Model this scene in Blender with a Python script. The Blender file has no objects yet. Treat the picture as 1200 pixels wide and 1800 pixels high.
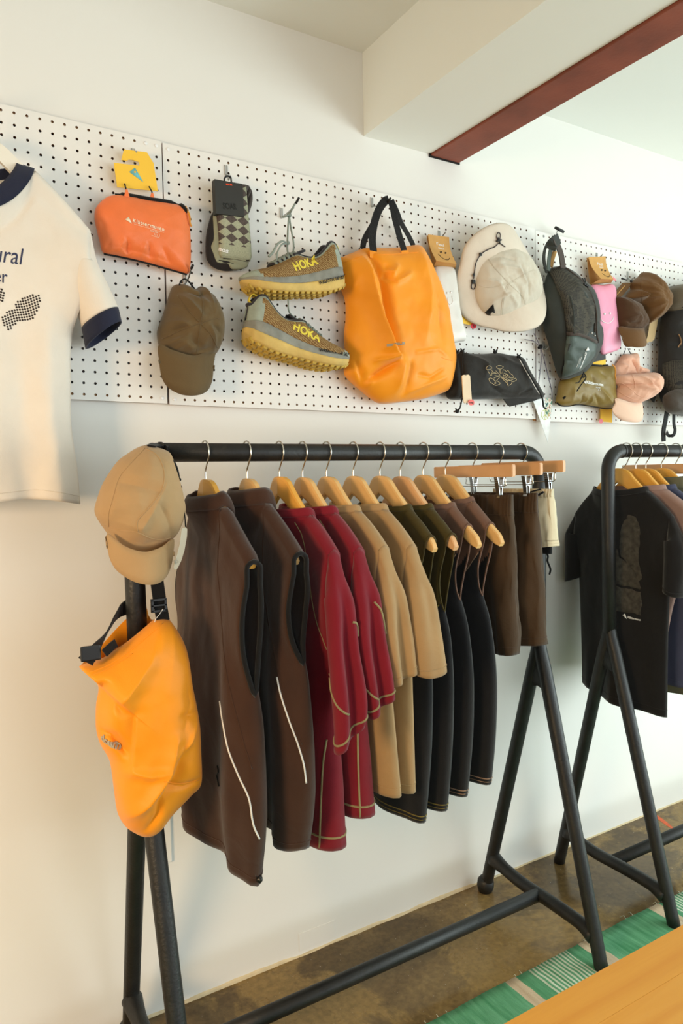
import bpy, bmesh, math, random
import numpy as np
from mathutils import Vector, Matrix, noise
from mathutils.bvhtree import BVHTree

S = bpy.context.scene
C = S.collection
PI = math.pi
random.seed(4)
rng = np.random.RandomState(7)

# ------------------------------------------------------------------ camera
CAM = np.array([-0.5644, -1.7171, 1.3071])
YAW, PITCH, ROLL, FPX = 0.5478, -0.0494, -0.0199, 1279.8
_f = np.array([math.sin(YAW) * math.cos(PITCH), math.cos(YAW) * math.cos(PITCH), math.sin(PITCH)])
_r0 = np.array([math.cos(YAW), -math.sin(YAW), 0.0])
_u0 = np.cross(_r0, _f)
_r = math.cos(ROLL) * _r0 + math.sin(ROLL) * _u0
_u = -math.sin(ROLL) * _r0 + math.cos(ROLL) * _u0
cd = bpy.data.cameras.new('camera')
cam = bpy.data.objects.new('camera', cd)
C.objects.link(cam)
cd.sensor_fit = 'HORIZONTAL'
cd.sensor_width = 24.0
cd.lens = FPX / 1200.0 * 24.0
cd.clip_start = 0.02
cam.matrix_world = Matrix(((_r[0], _u[0], -_f[0], CAM[0]), (_r[1], _u[1], -_f[1], CAM[1]), (_r[2], _u[2], -_f[2], CAM[2]), (0, 0, 0, 1)))
S.camera = cam


def ray(px, py):
    return _f + _r * (px - 600.0) / FPX - _u * (py - 900.0) / FPX


def at(px, py, y):
    """point of the room seen at a pixel of the photo, on the plane Y = y"""
    d = ray(px, py)
    return CAM + d * ((y - CAM[1]) / d[1])


def atx(px, py, x):
    d = ray(px, py)
    return CAM + d * ((x - CAM[0]) / d[0])


def atz(px, py, z):
    d = ray(px, py)
    return CAM + d * ((z - CAM[2]) / d[2])


# ------------------------------------------------------------------ light
w = bpy.data.worlds.new('world')
S.world = w
w.use_nodes = True
bg = w.node_tree.nodes['Background']
bg.inputs['Color'].default_value = (0.80, 0.93, 1.0, 1)
bg.inputs['Strength'].default_value = WORLD_STRENGTH = 1.6


def area(name, loc, to, sx, sy, power, col, spread=180):
    l = bpy.data.lights.new(name, 'AREA')
    l.shape = 'RECTANGLE'
    l.size, l.size_y = sx, sy
    l.energy = power
    l.color = col
    l.spread = math.radians(spread)
    o = bpy.data.objects.new(name, l)
    o.location = loc
    o.rotation_euler = (Vector(to) - Vector(loc)).to_track_quat('-Z', 'Y').to_euler()
    C.objects.link(o)
    return o


area('shopfront_daylight', (2.2, -4.2, 1.1), (0.9, 0.0, 0.9), 3.0, 2.1, 50, (0.92, 0.98, 1.0))
area('right_daylight_fill', (3.22, -1.9, 1.0), (0.7, -0.5, 0.6), 2.3, 1.7, 84, (0.86, 1.0, 0.97))  # daylight from the right; lamp added at an unseen opening to lift the lower wall
area('warm_side_lamp', (-2.3, -1.5, 1.3), (-0.6, 0.0, 0.45), 0.6, 0.6, 31, (1.0, 0.68, 0.38), 120)

S.view_settings.view_transform = 'Standard'
S.view_settings.look = 'None'
S.view_settings.gamma = 1.0
S.view_settings.use_curve_mapping = False
S.view_settings.exposure = -0.28


# ------------------------------------------------------------------ materials
def lin(c):
    return tuple(((v / 255.0) / 12.92 if v <= 10 else ((v / 255.0 + 0.055) / 1.055) ** 2.4) for v in c)


MATS = {}


def mat(name, rgb, rough=0.6, metal=0.0, var=0.0, vscale=8.0, bump=0.0, bscale=300.0, sheen=0.0, alpha=1.0, trans=0.0, spec=0.5, rgb2=None, detail=3.0, crinkle=0.0, cscale=16.0, ridged=False):
    if name in MATS:
        return MATS[name]
    m = bpy.data.materials.new(name)
    m.use_nodes = True
    nt = m.node_tree
    b = nt.nodes['Principled BSDF']
    c = lin(rgb)
    b.inputs['Base Color'].default_value = (*c, 1)
    b.inputs['Roughness'].default_value = rough
    b.inputs['Metallic'].default_value = metal
    b.inputs['Specular IOR Level'].default_value = spec
    if sheen:
        b.inputs['Sheen Weight'].default_value = sheen
        b.inputs['Sheen Roughness'].default_value = 0.5
    if trans:
        b.inputs['Transmission Weight'].default_value = trans
    if alpha < 1:
        b.inputs['Alpha'].default_value = alpha
    tc = nt.nodes.new('ShaderNodeTexCoord')
    if var or rgb2:
        n = nt.nodes.new('ShaderNodeTexNoise')
        n.inputs['Scale'].default_value = vscale
        n.inputs['Detail'].default_value = detail
        nt.links.new(tc.outputs['Object'], n.inputs['Vector'])
        r = nt.nodes.new('ShaderNodeValToRGB')
        r.color_ramp.elements[0].position = 0.3
        r.color_ramp.elements[1].position = 0.7
        c2 = lin(rgb2) if rgb2 else tuple(min(1, v * (1 + var)) for v in c)
        c1 = c if rgb2 else tuple(v * (1 - var) for v in c)
        r.color_ramp.elements[0].color = (*c1, 1)
        r.color_ramp.elements[1].color = (*c2, 1)
        nt.links.new(n.outputs['Fac'], r.inputs['Fac'])
        nt.links.new(r.outputs['Color'], b.inputs['Base Color'])
    if bump:
        n2 = nt.nodes.new('ShaderNodeTexNoise')
        n2.inputs['Scale'].default_value = bscale
        n2.inputs['Detail'].default_value = 2.0
        nt.links.new(tc.outputs['Object'], n2.inputs['Vector'])
        bp = nt.nodes.new('ShaderNodeBump')
        bp.inputs['Strength'].default_value = bump
        bp.inputs['Distance'].default_value = 0.002
        nt.links.new(n2.outputs['Fac'], bp.inputs['Height'])
        nt.links.new(bp.outputs['Normal'], b.inputs['Normal'])
        if crinkle:
            n3 = nt.nodes.new('ShaderNodeTexNoise')
            if ridged:
                n3.noise_type = 'RIDGED_MULTIFRACTAL'
            n3.inputs['Scale'].default_value = cscale
            n3.inputs['Detail'].default_value = 3.0
            n3.inputs['Distortion'].default_value = 0.8
            nt.links.new(tc.outputs['Object'], n3.inputs['Vector'])
            b2 = nt.nodes.new('ShaderNodeBump')
            b2.inputs['Strength'].default_value = crinkle
            b2.inputs['Distance'].default_value = 0.006
            nt.links.new(n3.outputs['Fac'], b2.inputs['Height'])
            nt.links.new(bp.outputs['Normal'], b2.inputs['Normal'])
            nt.links.new(b2.outputs['Normal'], b.inputs['Normal'])
    MATS[name] = m
    return m


def cloth(name, rgb, var=0.12, bump=0.25, bscale=700, rough=0.92, sheen=0.15, vscale=14, crinkle=0.35, cscale=15):
    return mat(name, rgb, rough=rough, var=var, vscale=vscale, bump=bump, bscale=bscale, sheen=sheen, spec=0.25, crinkle=crinkle, cscale=cscale)


def nodes_of(m):
    return m.node_tree.nodes, m.node_tree.links, m.node_tree.nodes['Principled BSDF']


# ------------------------------------------------------------------ objects
ORG = {}


def thing(name, label, cat, loc=(0, 0, 0), group=None):
    o = bpy.data.objects.new(name, None)
    o.empty_display_size = 0.05
    C.objects.link(o)
    o.location = loc
    ORG[o.name] = np.array(loc, float)
    o['label'] = label
    o['category'] = cat
    if group:
        o['group'] = group
    return o


def tag(o, label, cat, group=None):
    o['label'] = label
    o['category'] = cat
    if group:
        o['group'] = group
    return o


def obj(name, V, F, m, parent=None, mi=None, smooth=True, solid=0.0, sub=0, org=None):
    """one mesh object from world-space vertices"""
    V = np.asarray(V, float).reshape(-1, 3)
    if parent is not None:
        o0 = ORG[parent.name]
    elif org is not None:
        o0 = np.array(org, float)
    else:
        o0 = np.array([(V[:, 0].min() + V[:, 0].max()) / 2, (V[:, 1].min() + V[:, 1].max()) / 2, V[:, 2].min()])
    me = bpy.data.meshes.new(name)
    me.from_pydata((V - o0).tolist(), [], [tuple(int(i) for i in f) for f in F])
    ms = m if isinstance(m, (list, tuple)) else [m]
    for q in ms:
        me.materials.append(q)
    if mi is not None:
        me.polygons.foreach_set('material_index', np.asarray(mi, np.int32))
    if smooth:
        me.polygons.foreach_set('use_smooth', np.ones(len(me.polygons), bool))
    me.update()
    o = bpy.data.objects.new(name, me)
    C.objects.link(o)
    if parent is not None:
        o.parent = parent
    else:
        o.location = o0
    ORG[o.name] = o0
    if solid:
        md = o.modifiers.new('thickness', 'SOLIDIFY')
        md.thickness = solid
        md.offset = -1
    if sub:
        md = o.modifiers.new('smooth', 'SUBSURF')
        md.levels = md.render_levels = sub
    return o


def kind(o, k):
    o['kind'] = k
    return o


class MB:
    """collects simple shapes into one mesh"""

    def __init__(self):
        self.V, self.F, self.mi = [], [], []
        self.n = 0

    def add(self, V, F, mi=0):
        V = np.asarray(V, float).reshape(-1, 3)
        self.V.append(V)
        self.F += [tuple(int(i) + self.n for i in f) for f in F]
        self.mi += [mi] * len(F)
        self.n += len(V)
        return self

    def box(self, lo, hi, mi=0, bevel=0.0):
        x0, y0, z0 = lo
        x1, y1, z1 = hi
        if bevel <= 0:
            V = [(x, y, z) for x in (x0, x1) for y in (y0, y1) for z in (z0, z1)]
            return self.add(V, BOXF, mi)
        bm = bmesh.new()
        bmesh.ops.create_cube(bm, size=1.0)
        for v in bm.verts:
            v.co = Vector((x0 + (v.co.x + .5) * (x1 - x0), y0 + (v.co.y + .5) * (y1 - y0), z0 + (v.co.z + .5) * (z1 - z0)))
        bmesh.ops.bevel(bm, geom=bm.edges[:], offset=bevel, segments=2, affect='EDGES', profile=0.6)
        return self.bm(bm, mi)

    def bm(self, bm, mi=0):
        bm.verts.ensure_lookup_table()
        bm.verts.index_update()
        self.add([v.co[:] for v in bm.verts], [[v.index for v in f.verts] for f in bm.faces], mi)
        bm.free()
        return self

    def tube(self, P, r, n=10, caps=True, closed=False, mi=0):
        V, F = tube_geo(P, r, n, caps, closed)
        return self.add(V, F, mi)

    def ribbon(self, P, wdir, width, thick, mi=0):
        V, F = ribbon_geo(P, wdir, width, thick)
        return self.add(V, F, mi)

    def make(self, name, m, parent=None, smooth=True, **k):
        return obj(name, np.concatenate(self.V), self.F, m, parent, mi=self.mi, smooth=smooth, **k)


BOXF = [(0, 1, 3, 2), (4, 6, 7, 5), (0, 4, 5, 1), (2, 3, 7, 6), (0, 2, 6, 4), (1, 5, 7, 3)]


def nrm(v):
    v = np.asarray(v, float)
    return v / (np.linalg.norm(v) + 1e-12)


def smooth_path(P, n=40, closed=False):
    """Catmull-Rom through the points"""
    P = np.asarray(P, float)
    k = len(P)
    if closed:
        idx = lambda i: P[i % k]
        segs = k
    else:
        idx = lambda i: P[min(max(i, 0), k - 1)]
        segs = k - 1
    d = np.array([np.linalg.norm(idx(i + 1) - idx(i)) for i in range(segs)])
    cum = np.concatenate([[0], np.cumsum(d)])
    out = []
    ts = np.linspace(0, cum[-1], n, endpoint=not closed)
    for t in ts:
        i = min(int(np.searchsorted(cum, t, side='right') - 1), segs - 1)
        q = (t - cum[i]) / max(d[i], 1e-9)
        a, b, c, e = idx(i - 1), idx(i), idx(i + 1), idx(i + 2)
        if not closed:
            if i == 0:
                a = 2 * b - c
            if i == segs - 1:
                e = 2 * c - b
        out.append(0.5 * (2 * b + (c - a) * q + (2 * a - 5 * b + 4 * c - e) * q * q + (3 * b - 3 * c + e - a) * q ** 3))
    return np.array(out)


def frames(P, closed=False):
    P = np.asarray(P, float)
    T = np.gradient(P, axis=0)
    if closed:
        T = np.roll(P, -1, 0) - np.roll(P, 1, 0)
    T /= (np.linalg.norm(T, axis=1)[:, None] + 1e-12)
    a = np.array([0, 0, 1.0]) if abs(T[0][2]) < 0.9 else np.array([1.0, 0, 0])
    N = [nrm(a - T[0] * (a @ T[0]))]
    for i in range(1, len(P)):
        v = N[-1] - T[i] * (N[-1] @ T[i])
        N.append(nrm(v))
    N = np.array(N)
    B = np.cross(T, N)
    return T, N, B


def tube_geo(P, r, n=10, caps=True, closed=False):
    P = np.asarray(P, float)
    T, N, B = frames(P, closed)
    r = np.broadcast_to(np.asarray(r, float), (len(P),)) if np.ndim(r) < 2 else np.asarray(r)
    a = np.arange(n) * 2 * PI / n
    V = (P[:, None, :] + r[:, None, None] * (np.cos(a)[None, :, None] * N[:, None, :] + np.sin(a)[None, :, None] * B[:, None, :])).reshape(-1, 3)
    F = []
    k = len(P)
    for i in range(k if closed else k - 1):
        j = (i + 1) % k
        for q in range(n):
            q2 = (q + 1) % n
            F.append((i * n + q, i * n + q2, j * n + q2, j * n + q))
    if caps and not closed:
        F.append(tuple(range(n - 1, -1, -1)))
        F.append(tuple(range((k - 1) * n, k * n)))
    return V, F


def ribbon_geo(P, wdir, width, thick):
    P = np.asarray(P, float)
    k = len(P)
    T = np.gradient(P, axis=0)
    T /= (np.linalg.norm(T, axis=1)[:, None] + 1e-12)
    W = np.broadcast_to(np.asarray(wdir, float), (k, 3)).copy()
    W = W - T * np.sum(W * T, 1)[:, None]
    W /= (np.linalg.norm(W, axis=1)[:, None] + 1e-12)
    Nn = np.cross(T, W)
    wd = np.broadcast_to(np.asarray(width, float), (k,))[:, None] / 2
    V = np.stack([P - W * wd - Nn * thick / 2, P + W * wd - Nn * thick / 2, P + W * wd + Nn * thick / 2, P - W * wd + Nn * thick / 2], 1).reshape(-1, 3)
    F = []
    for i in range(k - 1):
        for q in range(4):
            q2 = (q + 1) % 4
            F.append((i * 4 + q, i * 4 + q2, i * 4 + 4 + q2, i * 4 + 4 + q))
    F += [(3, 2, 1, 0), tuple(range(4 * k - 4, 4 * k))]
    return V, F


def prism(poly, thick, fn):
    """poly: 2D outline; fn(a, b, d) -> world point at depth d. Front (d=0) and back (d=thick)"""
    n = len(poly)
    V = [fn(a, b, 0.0) for a, b in poly] + [fn(a, b, thick) for a, b in poly]
    F = [tuple(range(n)), tuple(range(2 * n - 1, n - 1, -1))]
    for i in range(n):
        j = (i + 1) % n
        F.append((i, n + i, n + j, j))
    return V, F


def grid_faces(nr, nc, wrap=False, off=0):
    F = []
    for i in range(nr - 1):
        for j in range(nc if wrap else nc - 1):
            j2 = (j + 1) % nc
            F.append((off + i * nc + j, off + i * nc + j2, off + (i + 1) * nc + j2, off + (i + 1) * nc + j))
    return F


def bvh_of(V, F):
    return BVHTree.FromPolygons([tuple(v) for v in np.asarray(V, float)], [tuple(int(i) for i in f) for f in F])


def hit(bvh, px, py, lift=0.0):
    """where the sight line of a photo pixel meets a surface, lifted towards the viewer along the surface normal"""
    d = nrm(ray(px, py))
    p, n, i, t = bvh.ray_cast(Vector(CAM), Vector(d))
    if p is None:
        p, n, i, t = bvh.find_nearest(Vector(CAM + d * 1.9))
    p, n = np.array(p), np.array(n)
    if n @ d > 0:
        n = -n
    return p + n * lift, n


_txt = {}


def text_geo(s, shear=0.0, bold=0.0, space=1.0, cuts=1):
    key = (s, shear, bold, space, cuts)
    if key in _txt:
        return _txt[key]
    cu = bpy.data.curves.new('lettering', 'FONT')
    cu.body = s
    cu.size = 1.0
    cu.shear = shear
    cu.offset = bold
    cu.space_character = space
    cu.resolution_u = 3
    cu.fill_mode = 'FRONT'
    o = bpy.data.objects.new('lettering', cu)
    C.objects.link(o)
    dg = bpy.context.evaluated_depsgraph_get()
    me = bpy.data.meshes.new_from_object(o.evaluated_get(dg))
    bm = bmesh.new()
    bm.from_mesh(me)
    bmesh.ops.remove_doubles(bm, verts=bm.verts[:], dist=1e-5)
    if cuts:
        bmesh.ops.subdivide_edges(bm, edges=[e for e in bm.edges if e.calc_length() > 0.18], cuts=cuts)
        bmesh.ops.triangulate(bm, faces=bm.faces[:])
    bm.verts.index_update()
    V = np.array([v.co[:2] for v in bm.verts])
    F = [[v.index for v in f.verts] for f in bm.faces]
    bm.free()
    bpy.data.objects.remove(o)
    bpy.data.curves.remove(cu)
    bpy.data.meshes.remove(me)
    V[:, 0] -= V[:, 0].min()
    _txt[key] = (V, F)
    return V, F


def print_text(s, bvh, p0, p1, height, m, parent, name='lettering', shear=0.0, bold=0.0, space=1.0, lift=0.0012, up=None, stretch=True, sag=0.0):
    """letters laid on a surface: the baseline runs from where photo pixel p0 meets it to where p1 does; height = cap height (m)"""
    V, F = text_geo(s, shear, bold, space)
    A, n0 = hit(bvh, *p0)
    B, n1 = hit(bvh, *p1)
    ex = nrm(B - A)
    n = nrm(n0 + n1)
    ez = nrm(np.cross(ex, n)) if up is None else nrm(up)
    if up is None and ez[2] < 0 and abs(ex[2]) < 0.8:
        ez = -ez
    nn = np.cross(ex, ez)
    if nn @ (CAM - A) < 0:
        nn = -nn
    wid = V[:, 0].max()
    kx = np.linalg.norm(B - A) / wid if stretch else height / 0.7
    kz = height / 0.7
    out = []
    for a, b in V:
        q = A + ex * a * kx + ez * (b * kz + sag * math.sin(PI * a / wid)) + nn * 0.12
        p, nq, i, t = bvh.ray_cast(Vector(q), Vector(-nn))
        out.append(np.array(p) + nn * lift if p is not None else q - nn * 0.118)
    return obj(name, out, F, m, parent, smooth=False, solid=0.0006)


def patch(poly_px, bvh, m, parent, name, lift=0.001, solid=0.0008, dens=1):
    """flat shape printed or sewn onto a surface, outline given in photo pixels"""
    bm = bmesh.new()
    P = np.array(poly_px, float)
    vs = [bm.verts.new((a, b, 0)) for a, b in P]
    bm.faces.new(vs)
    bmesh.ops.triangulate(bm, faces=bm.faces[:])
    for _ in range(dens):
        bmesh.ops.subdivide_edges(bm, edges=bm.edges[:], cuts=1, use_grid_fill=True)
    bmesh.ops.triangulate(bm, faces=bm.faces[:])
    bm.verts.index_update()
    V = [hit(bvh, v.co.x, v.co.y, lift)[0] for v in bm.verts]
    F = [[v.index for v in f.verts] for f in bm.faces]
    bm.free()
    o = obj(name, V, F, m, parent, smooth=True, solid=solid)
    if solid:
        o.modifiers['thickness'].offset = 0
    return o


def line_on(px, bvh, r, m, parent, name, lift=0.0, n=None, closed=False, flat=False):
    """cord, seam or printed line lying on a surface along photo pixels"""
    P = np.array([hit(bvh, a, b, lift)[0] for a, b in smooth_path(np.array(px, float), n or max(12, 6 * len(px)), closed)])
    V, F = tube_geo(P, r, 6, True, closed)
    return obj(name, V, F, m, parent)


CREASE = 1.35


def pillow(name, outline, y0, front, m, parent, back=0.012, center=None, creases=(), warp=None, N=120, M=30, pw=(2.6, 0.6), nz=0.0, nscale=30, solid=0.0, corner=False, mi_fn=None, seed=0, top_open=None, hfn=None, roll=0.0):
    """soft body: the outline (photo pixels, at plane y0) swells towards the room by `front`; creases = [(pixels, height, width)]"""
    O = np.array([at(a, b, y0) for a, b in outline])
    if corner:
        Q = []
        k = len(O)
        d = np.linalg.norm(np.roll(O, -1, 0) - O, axis=1)
        for i in range(k):
            m_ = max(2, int(round(N * d[i] / d.sum())))
            for q in range(m_):
                Q.append(O[i] + (O[(i + 1) % k] - O[i]) * q / m_)
        O = np.array(Q)
    else:
        O = smooth_path(O, N, closed=True)
    N = len(O)
    c = O.mean(0) if center is None else at(center[0], center[1], y0)
    rr = np.linspace(0, 1, M) ** 0.8
    P = c[None, None, :] + (O[None] - c) * rr[:, None, None]      # M x N x 3
    X, Z = P[..., 0], P[..., 2]
    prof = np.clip(1 - rr ** pw[0], 0, 1) ** pw[1]
    H = front * prof[:, None] * np.ones((1, N))
    if hfn is not None:
        H = hfn(X, Z, rr[:, None] * np.ones((1, N)), H)
    fade = (1 - rr[:, None] ** 10)
    for cr in creases:
        pts, amp, wid = cr[:3]
        q = np.array([at(a, b, y0 - front * 0.6) for a, b in pts])
        # seen from the camera the crease sits on the swollen surface: pull it back to the outline plane's x, z
        D = np.full(X.shape, 1e9)
        Tt = np.zeros(X.shape)
        for i in range(len(q) - 1):
            a, b = q[i][[0, 2]], q[i + 1][[0, 2]]
            ab = b - a
            t = np.clip(((X - a[0]) * ab[0] + (Z - a[1]) * ab[1]) / (ab @ ab + 1e-12), 0, 1)
            dd = np.hypot(X - a[0] - t * ab[0], Z - a[1] - t * ab[1])
            Tt = np.where(dd < D, (i + t) / (len(q) - 1), Tt)
            D = np.minimum(D, dd)
        tap = np.sin(np.clip(Tt * 0.8 + 0.1, 0, 1) * PI) ** 0.5
        H = H + amp * CREASE * (0.5 * np.exp(-(D / wid) ** 2) + 0.6 * np.exp(-1.7 * D / wid)) * tap * fade
    if nz:
        Nn = np.array([[noise.fractal(Vector((x * nscale + seed, z * nscale, seed * 1.7)), 0.8, 2.0, 3) for x, z in zip(rx, rz)] for rx, rz in zip(X, Z)])
        # soft swells plus sharp little folds
        Nr = np.array([[1 - 2 * abs(noise.noise(Vector((x * nscale * .55 + seed * 3.1, z * nscale * .8 + x * nscale * .3, seed)))) for x, z in zip(rx, rz)] for rx, rz in zip(X, Z)])
        H = H + nz * (0.8 * Nn + 0.55 * np.sign(Nr) * np.abs(Nr) ** 2) * fade
    wy = np.zeros_like(X) if warp is None else warp(X, Z)
    Yf = P[..., 1] - H + wy
    Yb = P[..., 1] + back * prof[:, None] + wy
    Vf = np.stack([X, Yf, Z], -1).reshape(-1, 3)
    Vb = np.stack([X, Yb, Z], -1).reshape(-1, 3)
    V = np.concatenate([Vf, Vb[:(M - 1) * N]])
    F = grid_faces(M, N, True)
    nb = M * N
    Fb = []
    for i in range(M - 1):
        for j in range(N):
            j2 = (j + 1) % N
            a = nb + i * N
            if i < M - 2:
                Fb.append((a + j, a + N + j, a + N + j2, a + j2))
            else:
                Fb.append((a + j, (M - 1) * N + j, (M - 1) * N + j2, a + j2))
    # orientation: outline order decides the sign
    ar = np.sum(O[:, 0] * np.roll(O[:, 2], -1) - np.roll(O[:, 0], -1) * O[:, 2])
    if ar > 0:
        F = [f[::-1] for f in F]
        Fb = [f[::-1] for f in Fb]
    FF = F + Fb
    mi = None
    if mi_fn is not None:
        cen = np.array([V[list(f)].mean(0) for f in FF])
        mi = mi_fn(cen)
    o = obj(name, V, FF, m, parent, mi=mi)
    pillow.last = (V, F)
    bm = bmesh.new()
    bm.from_mesh(o.data)
    bmesh.ops.remove_doubles(bm, verts=bm.verts[:], dist=1e-6)
    bm.to_mesh(o.data)
    bm.free()
    return o, bvh_of(V, F)


def sheet(name, outline, y0, thick, m, parent, bend=None, corner=True, N=80, dens=2):
    """thin flat card or brim cut to an outline (photo pixels at plane y0), optionally bent: bend(x, z) -> y offset"""
    O = np.array([at(a, b, y0) for a, b in outline])
    if not corner:
        O = smooth_path(O, N, closed=True)
    bm = bmesh.new()
    vs = [bm.verts.new((p[0], 0, p[2])) for p in O]
    bm.faces.new(vs)
    if bend is not None:
        bmesh.ops.triangulate(bm, faces=bm.faces[:])
        for _ in range(dens):
            bmesh.ops.subdivide_edges(bm, edges=bm.edges[:], cuts=1, use_grid_fill=True)
        bmesh.ops.triangulate(bm, faces=bm.faces[:])
    bm.normal_update()
    if sum(f.normal.y * f.calc_area() for f in bm.faces) > 0:
        bmesh.ops.reverse_faces(bm, faces=bm.faces[:])
    bm.verts.index_update()
    V = np.array([[v.co.x, y0 + (bend(v.co.x, v.co.z) if bend else 0.0), v.co.z] for v in bm.verts])
    F = [[v.index for v in f.verts] for f in bm.faces]
    bm.free()
    o = obj(name, V, F, m, parent, smooth=bend is not None, solid=thick)
    return o, bvh_of(V, F)


def cord(name, P, r, m, parent=None, n=None, seg=6, **k):
    P = smooth_path(P, n or max(10, len(P) * 6)) if len(P) > 2 else np.array(P, float)
    V, F = tube_geo(P, r, seg)
    return obj(name, V, F, m, parent, **k)


def ball(mb, c, r, sx=1, sy=1, sz=1, seg=10, mi=0):
    bm = bmesh.new()
    bmesh.ops.create_uvsphere(bm, u_segments=seg, v_segments=max(5, seg // 2 + 1), radius=r)
    for v in bm.verts:
        v.co = Vector((c[0] + v.co.x * sx, c[1] + v.co.y * sy, c[2] + v.co.z * sz))
    mb.bm(bm, mi)
# ------------------------------------------------------------------ the room
M_wall = mat('wall_paint', (231, 229, 223), rough=0.75, var=0.015, vscale=1.7, bump=0.10, bscale=55, spec=0.3)
M_ceil = mat('ceiling_paint', (238, 240, 234), rough=0.85, bump=0.06, bscale=60, spec=0.2)
M_steel_red = mat('red_oxide_steel', (132, 66, 46), rough=0.62, var=0.22, vscale=9, bump=0.25, bscale=120)
M_dark = mat('black_gap', (20, 16, 15), rough=0.9)


def struct(name, lo, hi, m, bevel=0.0, **k):
    mb = MB()
    mb.box(lo, hi, bevel=bevel)
    o = mb.make(name, m, smooth=False, **k)
    o['kind'] = 'structure'
    return o


CEIL = 2.467
struct('wall_back', (-3.4, 0.0, 0.0), (3.4, 0.14, CEIL), M_wall)
struct('wall_left', (-3.4, -5.0, 0.0), (-3.26, 0.0, CEIL), M_wall)
mb = MB()
for lo, hi in (((3.26, -5.0, 0.0), (3.4, 0.0, 0.12)), ((3.26, -5.0, 1.9), (3.4, 0.0, CEIL)), ((3.26, -0.7, 0.12), (3.4, 0.0, 1.9)), ((3.26, -5.0, 0.12), (3.4, -3.1, 1.9))):
    mb.box(lo, hi)
mb.make('wall_right', M_wall, smooth=False)['kind'] = 'structure'  # unseen wall, its opening added to suit the right-hand area lamp
struct('ceiling', (-3.4, -5.0, CEIL), (3.4, 0.14, CEIL + 0.12), M_ceil)
# boxed-in beam across the room, its steel flange left bare
struct('trim_1', (0.579, -5.0, 2.244), (0.81, -0.0005, CEIL), M_ceil)
beam = struct('trim_2', (0.812, -5.0, 2.238), (0.918, -0.004, 2.2505), M_steel_red, bevel=0.002)
struct('trim_3', (0.81, -5.0, 2.2505), (0.9, -0.0005, CEIL), M_ceil)
mb = MB()
mb.box((0.806, -0.0035, 2.2345), (0.922, -0.0004, 2.2500))
o = mb.make('trim_4', M_dark, smooth=False)
o['kind'] = 'structure'

# worn brown concrete
M_floor = mat('worn_concrete', (96, 76, 50), rough=0.42, spec=0.3)
n, L, b = nodes_of(M_floor)
tc = n.new('ShaderNodeTexCoord')


def noise_n(scale, detail, rough=0.6, dist=0.0):
    q = n.new('ShaderNodeTexNoise')
    q.inputs['Scale'].default_value = scale
    q.inputs['Detail'].default_value = detail
    q.inputs['Roughness'].default_value = rough
    q.inputs['Distortion'].default_value = dist
    L.new(tc.outputs['Object'], q.inputs['Vector'])
    return q


def ramp(src, stops):
    r = n.new('ShaderNodeValToRGB')
    e = r.color_ramp.elements
    e[0].position, e[0].color = stops[0][0], (*lin(stops[0][1]), 1)
    e[1].position, e[1].color = stops[-1][0], (*lin(stops[-1][1]), 1)
    for p, c_ in stops[1:-1]:
        k = e.new(p)
        k.color = (*lin(c_), 1)
    L.new(src, r.inputs['Fac'])
    return r


def mix(a, b_, fac, mode='MIX'):
    q = n.new('ShaderNodeMix')
    q.data_type = 'RGBA'
    q.blend_type = mode
    if isinstance(fac, float):
        q.inputs[0].default_value = fac
    else:
        L.new(fac, q.inputs[0])
    L.new(a, q.inputs[6])
    L.new(b_, q.inputs[7])
    return q.outputs[2]


n1 = noise_n(1.6, 6, 0.62, 0.6)
r1 = ramp(n1.outputs['Fac'], [(0.30, (78, 60, 36)), (0.46, (104, 84, 52)), (0.58, (134, 110, 70)), (0.72, (150, 128, 88))])
n2 = noise_n(2.4, 9, 0.66, 0.5)
r2 = ramp(n2.outputs['Fac'], [(0.50, (0, 0, 0)), (0.55, (205, 205, 205))])
warm = n.new('ShaderNodeRGB')
warm.outputs[0].default_value = (*lin((166, 136, 80)), 1)
c1 = mix(r1.outputs['Color'], warm.outputs[0], r2.outputs['Color'])
n3 = noise_n(60, 4, 0.6)
r3 = ramp(n3.outputs['Fac'], [(0.35, (200, 200, 200)), (0.65, (255, 255, 255))])
c2 = mix(c1, r3.outputs['Color'], 0.8, 'MULTIPLY')
v = n.new('ShaderNodeTexVoronoi')
v.feature = 'DISTANCE_TO_EDGE'
v.inputs['Scale'].default_value = 2.3
dn = noise_n(3.0, 5, 0.6, 0.0)
mx = n.new('ShaderNodeMix')
mx.data_type = 'RGBA'
mx.inputs[0].default_value = 0.35
L.new(tc.outputs['Object'], mx.inputs[6])
L.new(dn.outputs['Color'], mx.inputs[7])
L.new(mx.outputs[2], v.inputs['Vector'])
r4 = ramp(v.outputs['Distance'], [(0.0, (170, 155, 130)), (0.008, (255, 255, 255))])
c3 = mix(c2, r4.outputs['Color'], 0.35, 'MULTIPLY')
n5 = noise_n(140, 2, 0.5)
r5 = ramp(n5.outputs['Fac'], [(0.735, (0, 0, 0)), (0.75, (255, 255, 255))])
white = n.new('ShaderNodeRGB')
white.outputs[0].default_value = (*lin((205, 198, 180)), 1)
c4 = mix(c3, white.outputs[0], r5.outputs['Color'])
L.new(c4, b.inputs['Base Color'])
rr_ = ramp(n2.outputs['Fac'], [(0.4, (90, 90, 90)), (0.65, (165, 165, 165))])
L.new(rr_.outputs['Color'], b.inputs['Roughness'])
bp = n.new('ShaderNodeBump')
bp.inputs['Strength'].default_value = 0.25
bp.inputs['Distance'].default_value = 0.004
L.new(n2.outputs['Fac'], bp.inputs['Height'])
L.new(bp.outputs['Normal'], b.inputs['Normal'])
struct('floor', (-3.4, -5.0, -0.1), (3.4, 0.0, 0.0), M_floor)
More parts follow.
